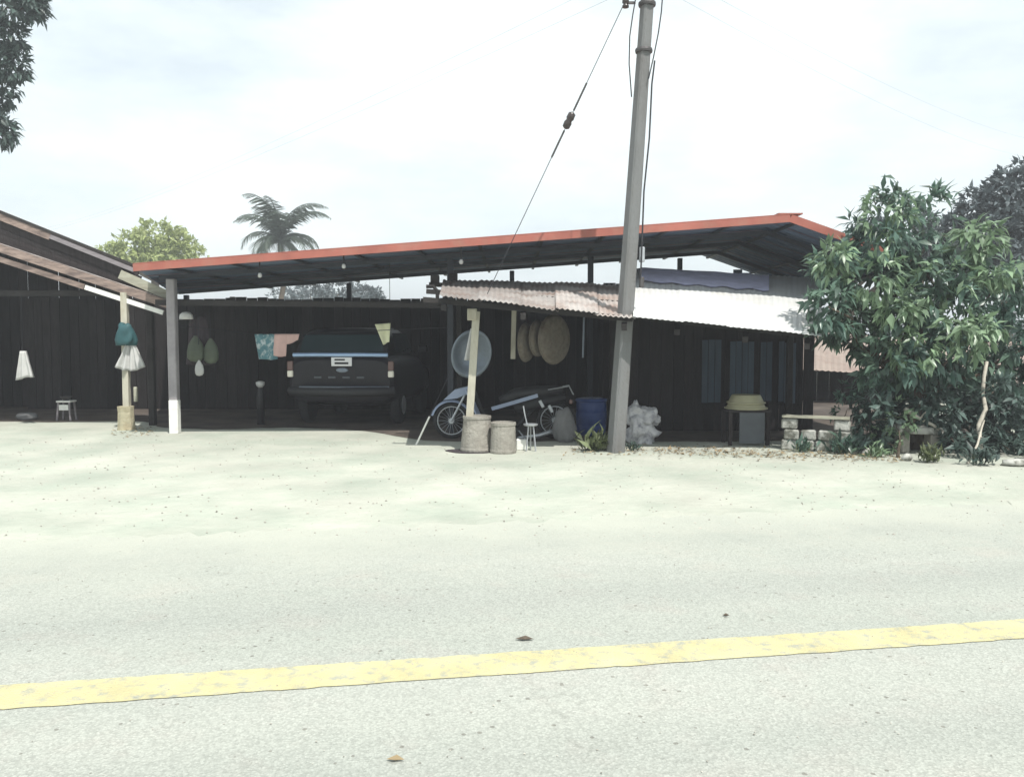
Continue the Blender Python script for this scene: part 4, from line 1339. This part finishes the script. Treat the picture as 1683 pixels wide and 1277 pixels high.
def bucket(p, r0, r1, h, label, seed):
    t = thing('concrete_bucket', p, label, 'bucket', 'concrete-filled buckets')
    MB().lathe([(0, 0.004), (r0 * 1.02, 0.0), (r0 * 1.04, 0.03), (r0, 0.06), (r1, h - 0.05), (r1 * 1.05, h - 0.04), (r1 * 1.05, h - 0.005), (r1 * 0.97, h), (r1 * 0.93, h - 0.03)], p, 22, wob=0.015, seed=seed).build('pail', MT['old_concrete'], t, smooth=False)
    MB().lathe([(r1 * 0.935, h - 0.035), (r1 * 0.5, h - 0.025), (0, h - 0.02)], p, 22).build('concrete_fill', MT['old_concrete'], t)
    autosmooth(t.children[0], 35)
    return t


bucket(b1, 0.225, 0.185, 0.49, 'larger grey bucket holding the leaning cream post', 1)
bucket(b2, 0.175, 0.165, 0.42, 'smaller grey bucket right of the leaning cream post', 2)
cp0 = at(772, 690, b1.y); ptop = at(783, 512, b1.y - 0.02)
t = thing('leaning_post', cp0, 'leaning cream timber post standing in a grey bucket', 'post')
MB().beam(Vector((cp0.x, cp0.y, 0.46)), ptop, 0.10, 0.09).build('shaft', MT['cream'], t)
q = at(776, 517, b1.y - 0.06)
MB().box(q, (0.13, 0.10, 0.16), bev=0.008).build('head_block', MT['cream'], t)
# carries the roof
MB().beam(ptop + Vector((0.0, 0, -0.02)), Vector((ptop.x, ptop.y, 2.06)), 0.07, 0.07).build('peg', MT['wood_black'], t)
# dark flat patch painted as the larger bucket's shadow
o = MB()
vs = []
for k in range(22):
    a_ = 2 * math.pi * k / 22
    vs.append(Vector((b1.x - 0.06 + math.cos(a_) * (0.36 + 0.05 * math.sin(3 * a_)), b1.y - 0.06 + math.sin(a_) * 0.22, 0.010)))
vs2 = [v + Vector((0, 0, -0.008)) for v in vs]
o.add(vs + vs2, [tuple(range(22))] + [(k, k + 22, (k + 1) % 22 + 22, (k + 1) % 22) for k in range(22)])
o = o.build('bucket_shadow', MT['dark_cloth_and_shadow']); tag(o, 'dark flat patch painted as the shadow of the larger grey bucket', 'shadow_patch')
# round basin hanging behind the post
bc = at(775, 582, b1.y + 0.32)
t = thing('metal_basin', bc, 'round metal basin hanging behind the leaning cream post', 'basin')
face = Matrix.Rotation(R(82), 3, 'X') @ Matrix.Rotation(0, 3, 'Z')
rb = 0.29
MB().lathe([(0.0, 0.150), (rb * .30, 0.146), (rb * .50, 0.125), (rb * .72, 0.075), (rb * .90, 0.0), (rb * 1.02, -0.010), (rb * 1.03, 0.002), (rb * .93, 0.014), (rb * .74, 0.09), (rb * .52, 0.14), (rb * .30, 0.16), (0, 0.165)][::-1], bc, 32,
           mat=Matrix.Rotation(R(20), 3, 'Z') @ Matrix.Rotation(R(-74), 3, 'X') @ Matrix.Diagonal((1.0, 1.2, 1)).to_3x3()).build('bowl', MT['alu'], t, smooth=True)
MB().tube([bc + Vector((0, 0.02, rb * 1.1)), (bc.x, b1.y + 0.36, 2.0)], 0.006, 5).build('hook', MT['wire'], t)
o = cloth('scoop', at(773, 540, b1.y + 0.12), at(779, 540, b1.y + 0.12), at(779, 590, b1.y + 0.12), at(763, 592, b1.y + 0.12), MT['white_plastic'], None, 0.02, 1, seed=3, th=0.012)
tag(o, 'slim white wedge-shaped scoop hanging in front of the metal basin', 'scoop')
cd = MB().tube([at(776, 541, b1.y + 0.125), (at(776, 541, b1.y).x, b1.y + 0.125, 2.02)], 0.005, 5).build('cord', MT['wire'])
tag(cd, 'thin cord holding the slim white scoop', 'cord')


# ------------------------------------------------------------------ motorcycle behind the buckets, facing left
def motorcycle():
    Y = 13.0
    org = Vector((at(830, 700, Y).x, Y, 0.006))
    t = thing('motorcycle', org, 'pale blue step-through motorcycle parked behind the buckets', 'motorcycle')
    X = lambda px: at(px, 650, Y).x
    wf, wr = Vector((X(742), Y, 0.286)), Vector((X(912), Y + 0.05, 0.286))

    def wheel(c):
        pts = [c + Vector((math.cos(a) * 0.25, 0, math.sin(a) * 0.25)) for a in np.linspace(0, 2 * math.pi, 25)]
        w = MB().tube(pts, 0.03, 8, cap=False).build('wheel', MT['rubber'], t, smooth=True)
        pts = [c + Vector((math.cos(a) * 0.215, 0, math.sin(a) * 0.215)) for a in np.linspace(0, 2 * math.pi, 25)]
        MB().tube(pts, 0.012, 6, cap=False).build('rim', MT['galv'], w, smooth=True)
        m = MB()
        for k in range(18):
            a = 2 * math.pi * k / 18
            m.tube([c + Vector((0, 0.02 * (-1) ** k, 0)), c + Vector((math.cos(a) * .21, 0, math.sin(a) * .21))], 0.003, 4)
        m.tube([c + Vector((0, -0.05, 0)), c + Vector((0, 0.05, 0))], 0.045, 10)
        m.build('spokes', MT['galv'], w)
    wheel(wf); wheel(wr)

    def fender(c, a0, a1, r, wd, name, mt):
        vs, fc = [], []
        st = 12
        for i in range(st + 1):
            a = a0 + (a1 - a0) * i / st
            for s, dr in ((-1, -0.02), (-.6, 0.012), (.6, 0.012), (1, -0.02)):
                vs.append(c + Vector((math.cos(a) * (r + dr), s * wd, math.sin(a) * (r + dr))))
        for i in range(st):
            for k in range(3):
                q = i * 4 + k
                fc.append((q, q + 1, q + 5, q + 4))
        MB().add(vs, fc).build(name, mt, t, smooth=True)
    fender(wf, R(10), R(165), 0.31, 0.06, 'front_fender', MT['moto_blue'])
    fender(wr, R(0), R(140), 0.31, 0.07, 'rear_fender', MT['black_plastic'])
    head = at(775, 628, Y)
    for s in (-.06, .06):
        MB().tube([wf + Vector((0, s, 0)), head + Vector((0, s, 0))], 0.018, 6).build('fork', MT['galv'], t)
    # leg shield and headlamp cowl
    m = MB()
    pr = [at(729, 657, Y), at(748, 640, Y), at(772, 634, Y), at(772, 645, Y), at(752, 654, Y)]
    vs = [p + Vector((0, -0.08, 0)) for p in pr] + [p + Vector((0, 0.08, 0)) for p in pr]
    m.add(vs, [tuple(range(5)), tuple(range(9, 4, -1))] + [(k, (k + 1) % 5, (k + 1) % 5 + 5, k + 5) for k in range(5)])
    m.build('headlamp_cowl', MT['moto_blue'], t)
    m = MB(); a, b = at(768, 640, Y), at(800, 712, Y)
    for s in (-1, 1):
        m.beam(a + Vector((0, s * 0.06, 0)), b + Vector((0, s * 0.16, 0)), 0.14, 0.02)
    m.build('leg_shield', MT['moto_blue'], t)
    hb = head + Vector((0.02, 0, 0.10))
    m = MB().tube([hb + Vector((0.12, -0.34, 0.02)), hb + Vector((0.05, -0.2, 0.03)), hb, hb + Vector((0.05, 0.2, 0.03)), hb + Vector((0.12, 0.34, 0.02))], 0.014, 6)
    m.build('handlebar', MT['iron'], t)
    for s in (-1, 1):
        p = hb + Vector((0.06, s * 0.25, 0.14))
        mi = MB().lathe([(0, 0), (0.05, 0.004), (0.055, 0.015), (0, 0.02)], p, 12, mat=Matrix.Rotation(R(90), 3, 'Y')).build('mirror', MT['black_plastic'], t)
        MB().tube([p, hb + Vector((0.06, s * 0.22, 0.03))], 0.006, 5).build('stalk', MT['iron'], mi)
    # frame, engine, body, seat
    MB().tube([head, at(800, 700, Y), at(850, 700, Y), at(880, 668, Y)], 0.03, 8).build('frame', MT['black_plastic'], t)
    lumpy('engine', at(838, 712, Y) + Vector((0, 0, -0.1)), (0.17, 0.10, 0.13), MT['iron'], t, 0.15, 3, 2)
    # pale side strip running up to the tail
    m = MB().beam(at(808, 672, Y - 0.12), at(884, 650, Y - 0.12), 0.02, 0.055)
    m.build('side_panel', MT['moto_blue'], t)
    m = MB().tube([at(822, 660, Y), at(850, 648, Y), at(885, 644, Y), at(925, 640, Y)], [0.07, 0.10, 0.10, 0.06], 10)
    m.build('seat', MT['black_plastic'], t, smooth=True)
    m = MB().tube([at(845, 672, Y), at(885, 662, Y), at(930, 652, Y)], [0.08, 0.10, 0.05], 10)
    m.build('tail_body', MT['black_plastic'], t, smooth=True)
    m = MB()
    for s in (-1, 1):
        m.tube([at(900, 640, Y) + Vector((0, s * .09, 0)), at(935, 634, Y) + Vector((0, s * .09, 0)), at(942, 648, Y) + Vector((0, s * .07, 0))], 0.010, 6)
    m.tube([at(935, 634, Y) + Vector((0, -.09, 0)), at(935, 634, Y) + Vector((0, .09, 0))], 0.010, 6)
    m.build('luggage_rail', MT['galv'], t)
    MB().tube([at(850, 720, Y - 0.14), at(885, 716, Y - 0.15), at(935, 700, Y - 0.16)], [0.022, 0.035, 0.04], 8).build('exhaust', MT['galv'], t, smooth=True)
    MB().tube([at(853, 708, Y - 0.05), Vector((X(866), Y - 0.26, 0.0))], 0.013, 6).build('side_stand', MT['galv'], t)
    for px, py in ((890, 664), (905, 672)):
        MB().box(at(px, py, Y - 0.12), (0.05, 0.02, 0.12), mat=Matrix.Rotation(R(-28), 3, 'Y'), bev=0.005).build('shock_absorber', MT['galv'], t)
    MB().box(at(938, 660, Y - 0.02), (0.05, 0.12, 0.07), bev=0.012).build('tail_light', MT['lamp_red'], t)


motorcycle()

# small pale metal stand and brick by the buckets
sp = gr(872, 741)
t = thing('metal_stand', sp, 'thin pale metal stand with legs right of the smaller bucket', 'stand')
for dx, dy in ((-0.06, -0.05), (0.07, -0.05), (0.0, 0.09)):
    MB().tube([sp + Vector((dx, dy, 0)), sp + Vector((dx * 0.5, dy * 0.5, 0.36))], 0.012, 6).build('leg', MT['galv'], t)
MB().lathe([(0.09, 0.35), (0.10, 0.36), (0.10, 0.375), (0, 0.38)], sp, 14).build('top', MT['galv'], t)
MB().tube([sp + Vector((-0.05, 0, 0.37)), sp + Vector((-0.08, 0, 0.5)), sp + Vector((-0.1, 0, 0.62))], 0.010, 6).build('rod', MT['galv'], t)
o = MB().box(gr(858, 740) + Vector((0, 0.05, 0.075)), (0.16, 0.12, 0.15), bev=0.01).build('loose_block', MT['white_paint_and_lit_foot'])
tag(o, 'small white block between the smaller bucket and the metal stand', 'block')

# hanging trays in the lean-to
ytr = 12.7
rl = MB().beam((at(820, 512, ytr).x, ytr, 1.985), (at(985, 512, ytr).x, ytr, 1.985), 0.04, 0.05).build('hanging_rail', MT['wood_black'])
tag(rl, 'dark rail under the rusty tin holding woven trays', 'rail')
for px, py, h, rot, lab in ((866, 563, 62, 66, 'small woven tray hanging nearly edge-on, leftmost of three'),
                            (886, 556, 58, 60, 'small woven tray hanging edge-on, middle of three'),
                            (912, 558, 80, 50, 'largest round woven tray hanging at the right of three')):
    c = at(px, py, ytr)
    r = h / 2 * ytr / F
    t = thing('woven_tray', c, lab, 'tray', 'woven trays hung under the tin roof')
    mx = Matrix.Rotation(R(rot), 3, 'Z') @ Matrix.Rotation(R(90), 3, 'X')
    MB().lathe([(0, 0.035), (r * .6, 0.03), (r * .86, 0.015), (r * .95, -0.02), (r, -0.02), (r * .98, 0.02), (r * .88, 0.04), (r * .6, 0.05), (0, 0.055)][::-1], c, 26, mat=mx).build('bowl', MT['bamboo'], t, smooth=True)
    pts = [c + mx @ Vector((math.cos(a) * r, math.sin(a) * r, -0.02)) for a in np.linspace(0, 2 * math.pi, 25)]
    MB().tube(pts, 0.014, 6, cap=False).build('rim', MT['bamboo'], t)
    MB().tube([c + Vector((0, 0, r)), (c.x, ytr, 1.97)], 0.005, 5).build('cord', MT['wire'], t)
o = MB().beam(at(843, 590, ytr - 0.05), Vector((at(845, 520, ytr).x, ytr - 0.05, 2.0)), 0.07, 0.03).build('hanging_lath', MT['cream'])
tag(o, 'narrow pale lath hanging left of the woven trays', 'lath')
o = MB().tube([at(958, 588, ytr - 0.03), Vector((at(960, 520, ytr).x, ytr - 0.03, 2.0))], 0.016, 6).build('hanging_rod', MT['alu'])
tag(o, 'thin grey-blue rod hanging right of the woven trays', 'rod')

# blue barrel
bp_ = gr(972, 716); bp_.y += 0.05
t = thing('blue_barrel', bp_, 'blue plastic barrel just left of the utility pole foot', 'barrel')
MB().lathe([(0, 0.004), (0.20, 0.0), (0.225, 0.02), (0.24, 0.16), (0.232, 0.175), (0.24, 0.19), (0.245, 0.36), (0.237, 0.375), (0.245, 0.39), (0.235, 0.54), (0.22, 0.56)], bp_, 22).build('drum', MT['blue_plastic'], t, smooth=True)
MB().lathe([(0.25, 0.545), (0.255, 0.56), (0.25, 0.585), (0.2, 0.595), (0, 0.6)], bp_, 22).build('lid', MT['blue_plastic'], t, smooth=True)
# junk pile beside it
for px, py, sz, sd, mt_, lab in ((928, 726, (0.17, 0.15, 0.30), 4, 'grey_sack', 'slumped grey sack between the motorcycle and the blue barrel'),):
    o = lumpy('sack', gr(px, py), sz, MT[mt_], amp=0.16, seed=sd)
    tag(o, lab, 'sack')

# white sacks right of the pole
sk = gr(1052, 728)
for dx, dy, dz, sz, sd, fl, lab in ((0.03, 0.0, 0.0, (0.24, 0.19, 0.24), 11, True, 'lower bulging white sack beside the utility pole foot'),
                                    (0.13, 0.02, 0.27, (0.15, 0.15, 0.16), 13, False, 'upper white sack slumped to the right on the pile'),
                                    (-0.08, 0.05, 0.29, (0.14, 0.15, 0.19), 16, False, 'upper white sack leaning against the utility pole')):
    o = lumpy('white_sack', sk + Vector((dx, dy, dz)), sz, MT['sack'], amp=0.26, seed=sd, freq=2.8, flat=fl, sub=4, crease=1.1)
    tag(o, lab, 'sack', 'white sacks beside the pole')


# weeds and litter
def weed(p, n, h, seed, label, material='weed', name='weed_clump'):
    g = np.random.default_rng(seed)
    t = np.array(p)
    B = t + np.column_stack([g.normal(0, h * 0.35, n), g.normal(0, h * 0.25, n), np.abs(g.normal(0, h * 0.3, n))])
    Dv = np.column_stack([g.normal(0, .7, n), g.normal(0, .7, n), 0.6 + g.random(n)])
    N = np.column_stack([g.normal(0, .5, n), g.normal(0, .5, n), np.ones(n)])
    l = h * (0.35 + 0.5 * g.random(n))
    root = thing(name, p, label, 'weed')
    leaf_mesh('leaves', B, Dv, N, l, l * 0.28, MT[material], root)
    m = MB()
    for k in range(6):
        q = Vector(p) + Vector((g.normal(0, h * .2), g.normal(0, h * .15), 0))
        m.tube([q, q + Vector((g.normal(0, h * .15), 0, h * .6))], 0.004, 4)
    m.build('stems', MT['weed'], root)


weed(gr(980, 741), 110, 0.30, 1, 'pale green weed clump just left of the utility pole foot')
weed(gr(1040, 741), 60, 0.14, 2, 'low dark weeds below the white sacks', 'leaf_dark')
weed(gr(1318, 743), 60, 0.20, 14, 'weeds in front of the left half of the block wall', 'leaf')
weed(gr(1385, 746), 90, 0.26, 15, 'leafy weeds in front of the right half of the block wall', 'leaf')
weed(gr(1440, 752), 70, 0.18, 4, 'weed clump at the road side below the block wall', 'leaf_young')
weed(gr(1530, 760), 80, 0.22, 5, 'weed clump in front of the pale slab')
weed(gr(1610, 764), 80, 0.25, 6, 'weed clump at the right under the broadleaf tree', 'leaf_dark')

g = np.random.default_rng(77)
n = 900
px = np.concatenate([g.uniform(1080, 1480, 700), g.uniform(930, 1090, 120), g.uniform(180, 260, 80)])
base_y = np.where(px > 1080, 741 + (px - 1080) * 0.030, np.where(px > 900, 741, 710))
py = base_y + g.normal(0, 4.5, n)
pos = np.array([list(gr(a, b)) for a, b in zip(px, py)])
pos[:, 2] = 0.012
Dv = np.column_stack([g.normal(0, 1, n), g.normal(0, 1, n), g.normal(0.12, 0.12, n)])
N = np.column_stack([g.normal(0, .3, n), g.normal(0, .3, n), np.ones(n)])
l = g.uniform(0.03, 0.09, n)
o = leaf_mesh('leaf_litter', pos, Dv, N, l, l * 0.4, MT['dry'], None)
tag(o, 'scattered dry leaf litter along the shade edge', 'litter', kind='stuff')

# pebbles and grit
rnd = random.Random(9)
m = MB()
ico = [Vector(v) for v in ((0, 0, 1), (.9, 0, .1), (0, .9, .1), (-.9, 0, .1), (0, -.9, .1), (0, 0, -.4))]
icf = [(0, 1, 2), (0, 2, 3), (0, 3, 4), (0, 4, 1), (5, 2, 1), (5, 3, 2), (5, 4, 3), (5, 1, 4)]
for i in range(2600):
    if i < 1500:
        p = Vector((rnd.uniform(-8, 8), rnd.uniform(6.5, 13.0), 0.004)); s = rnd.uniform(0.004, 0.016)
    else:
        p = Vector((rnd.uniform(-5, 5), rnd.uniform(2.4, 7.5), 0.008)); s = rnd.uniform(0.002, 0.006)
    a = rnd.uniform(0, 6.28); rx, rz = rnd.uniform(.7, 1.3), rnd.uniform(.5, .9)
    m.add([p + Vector(((v.x * math.cos(a) - v.y * math.sin(a)) * s * rx, (v.x * math.sin(a) + v.y * math.cos(a)) * s, v.z * s * rz)) for v in ico], icf)
o = m.build('grit', MT['stone'])
tag(o, 'loose pale grit and pebbles over the road and verge', 'grit', kind='stuff')
for px_, py_, w_, mt_, lab in ((862, 1053, 0.05, 'bark', 'small dark twig scrap on the road behind the yellow line'),
                               (650, 1252, 0.035, 'dry', 'small reddish-brown leaf scrap on the road near the bottom'),
                               (1193, 1014, 0.02, 'bark', 'tiny dark scrap on the road right of the middle')):
    p = gr(px_, py_)
    o = MB().add([p + Vector((-w_, 0, .012)), p + Vector((-w_ * .2, -w_ * .4, .016)), p + Vector((w_, -w_ * .1, .012)), p + Vector((w_ * .1, w_ * .45, .022)),
                  p + Vector((0, 0, .007))], [(0, 1, 2, 3), (1, 0, 4), (2, 1, 4), (3, 2, 4), (0, 3, 4)]).build('litter_scrap', MT[mt_])
    tag(o, lab, 'litter')

# ------------------------------------------------------------------ things below the white roof
tb = gr(1232, 733); tb.y += 0.15
t = thing('low_table', tb, 'low dark table with grey front panel under the white roof', 'table')
MB().box(tb + Vector((0, 0.1, 0.50)), (0.62, 0.5, 0.035), bev=0.006).build('table_top', MT['wood_dark'], t)
for sx in (-1, 1):
    for dy in (-0.1, 0.3):
        MB().box(tb + Vector((sx * 0.27, dy, 0.241)), (0.05, 0.05, 0.48)).build('leg', MT['wood_dark'], t)
MB().box(tb + Vector((0.03, -0.145, 0.26)), (0.36, 0.02, 0.44)).build('front_panel', MT['grey_panel'], t)
for i, (z, r, lab) in enumerate(((0.52, 0.30, 'lower yellow-green basin upside down on the low table'), (0.60, 0.27, 'upper yellow-green basin stacked on the low table'))):
    o = MB().lathe([(r, 0.0), (r * 1.04, 0.006), (r * 1.03, 0.022), (r * .93, 0.026), (r * .80, 0.10), (r * .74, 0.125), (0, 0.13)], tb + Vector((0, 0.08, z)), 26).build('basin', MT['yg_plastic'])
    autosmooth(o, 35)
    tag(o, lab, 'basin', 'stacked yellow-green basins')
# whitewashed block wall
wt_ = thing('block_wall', gr(1340, 739), 'low broken whitewashed block wall under the white roof end', 'wall')
w0, w1 = gr(1283, 738), gr(1398, 744)
rnd = random.Random(5)
for row in range(3):
    nb = 4
    for k in range(nb):
        if row == 2 and k in (1, 2):
            continue
        s0, s1 = (k + 0.03 + (0.12 if row == 1 else 0)) / nb, (k + 0.96 + (0.12 if row == 1 else 0)) / nb
        a, b = w0.lerp(w1, s0), w0.lerp(w1, min(s1, 1.03))
        c = (a + b) / 2
        MB().box((c.x, c.y + rnd.uniform(-.012, .012), 0.072 + row * 0.147), ((b - a).length * rnd.uniform(.9, 1), 0.12, 0.14), bev=0.018,
                 mat=Matrix.Rotation(math.atan2(b.y - a.y, b.x - a.x) + rnd.uniform(-.09, .09), 3, 'Z') @ Matrix.Rotation(rnd.uniform(-.05, .05), 3, 'Y')).build('block', MT['block'], wt_)
# plank cap lying on it
o = MB().beam(w0.lerp(w1, 0.02) + Vector((0, 0, 0.468)), w0.lerp(w1, 0.98) + Vector((0, 0, 0.468)), 0.17, 0.03).build('loose_plank', MT['board_pale'])
tag(o, 'pale plank lying on top of the whitewashed block wall', 'plank')

# clutter below the tree
sl = gr(1512, 745)
t = thing('stone_bench', sl, 'pale mossy slab bench beneath the broadleaf tree', 'bench')
MB().box(sl + Vector((0, 0.1, 0.31)), (0.62, 0.3, 0.10), mat=Matrix.Rotation(R(3), 3, 'Y'), bev=0.015).build('slab', MT['block'], t)
for sx in (-0.2, 0.2):
    MB().box(sl + Vector((sx, 0.1, 0.128)), (0.12, 0.22, 0.256), bev=0.015).build('support', MT['old_concrete'], t)
m = MB(); limb(m, at(1487, 672, 11.35), at(1545, 707, 11.35), 0.03, 0.02, 3, 6, 5, 0.04)
limb(m, at(1510, 690, 11.35), at(1528, 672, 11.4), 0.014, 0.006, 5, 5, 4, 0.04)
o = m.build('fallen_branch', MT['pale_bark'], smooth=True); tag(o, 'pale broken branch lying above the slab bench', 'branch')
m = MB(); limb(m, gr(1612, 752), at(1622, 595, 11.6), 0.035, 0.022, 7, 7, 6, 0.05); limb(m, at(1622, 640, 11.6), at(1655, 615, 11.7), 0.02, 0.01, 8, 6, 5, 0.08)
o = m.build('bare_stem', MT['pale_bark'], smooth=True); tag(o, 'pale bare curving stem at the right under the tree', 'stem')
m = MB(); limb(m, gr(1590, 762), at(1618, 690, 11.2), 0.018, 0.010, 9, 6, 5, 0.03)
o = m.build('bare_stem', MT['pale_bark'], smooth=True); tag(o, 'thin grey-green stake leaning right of the slab bench', 'stem')
# old tyre leaning in the shade
tyc = gr(1652, 748); tyc.y += 0.5; tyc.z = 0.9
tp = gr(1652, 735)
m = MB()
ctr = Vector((tp.x, tp.y, 0.315))
mx = Matrix.Rotation(R(15), 3, 'Z') @ Matrix.Rotation(R(-12), 3, 'X')
m.tube([ctr + mx @ Vector((math.cos(a) * .25, 0, math.sin(a) * .25)) for a in np.linspace(0, 2 * math.pi, 25)], 0.065, 9, cap=False)
o = m.build('old_tyre', MT['rubber'], smooth=True); tag(o, 'old black tyre leaning in the shade at the right', 'tyre')
o = lumpy('broken_stone', gr(1672, 765), (0.20, 0.12, 0.05), MT['block'], amp=0.2, seed=17, sub=2)
tag(o, 'flat pale stone on the verge at the right edge', 'stone')
for px_, py_, s_, lab in ((1490, 757, .07, 'pale stone below the left end of the slab bench'), (1535, 757, .06, 'pale stone below the right end of the slab bench'), (1425, 748, .07, 'pale stone near the end of the block wall')):
    o = lumpy('broken_stone', gr(px_, py_), (s_, s_ * .8, s_ * .8), MT['block'], amp=0.2, seed=int(px_), sub=2)
    tag(o, lab, 'stone', 'pale stones below the tree')

# ------------------------------------------------------------------ air
hz = MB().box((0, 180, 8.0), (640, 500, 18.4)).build('haze', [])
hz['kind'] = 'stuff'
hz['label'] = 'thin pale haze in the air'
hz['category'] = 'haze'
mh = bpy.data.materials.new('haze')
mh.use_nodes = True
nt = mh.node_tree
nt.nodes.clear()
ho = nt.nodes.new('ShaderNodeOutputMaterial')
pv = nt.nodes.new('ShaderNodeVolumePrincipled')
pv.inputs['Color'].default_value = (0.93, 0.95, 1.0, 1)
pv.inputs['Density'].default_value = 0.0032
pv.inputs['Anisotropy'].default_value = 0.2
nt.links.new(pv.outputs[0], ho.inputs['Volume'])
hz.data.materials.clear()
hz.data.materials.append(mh)
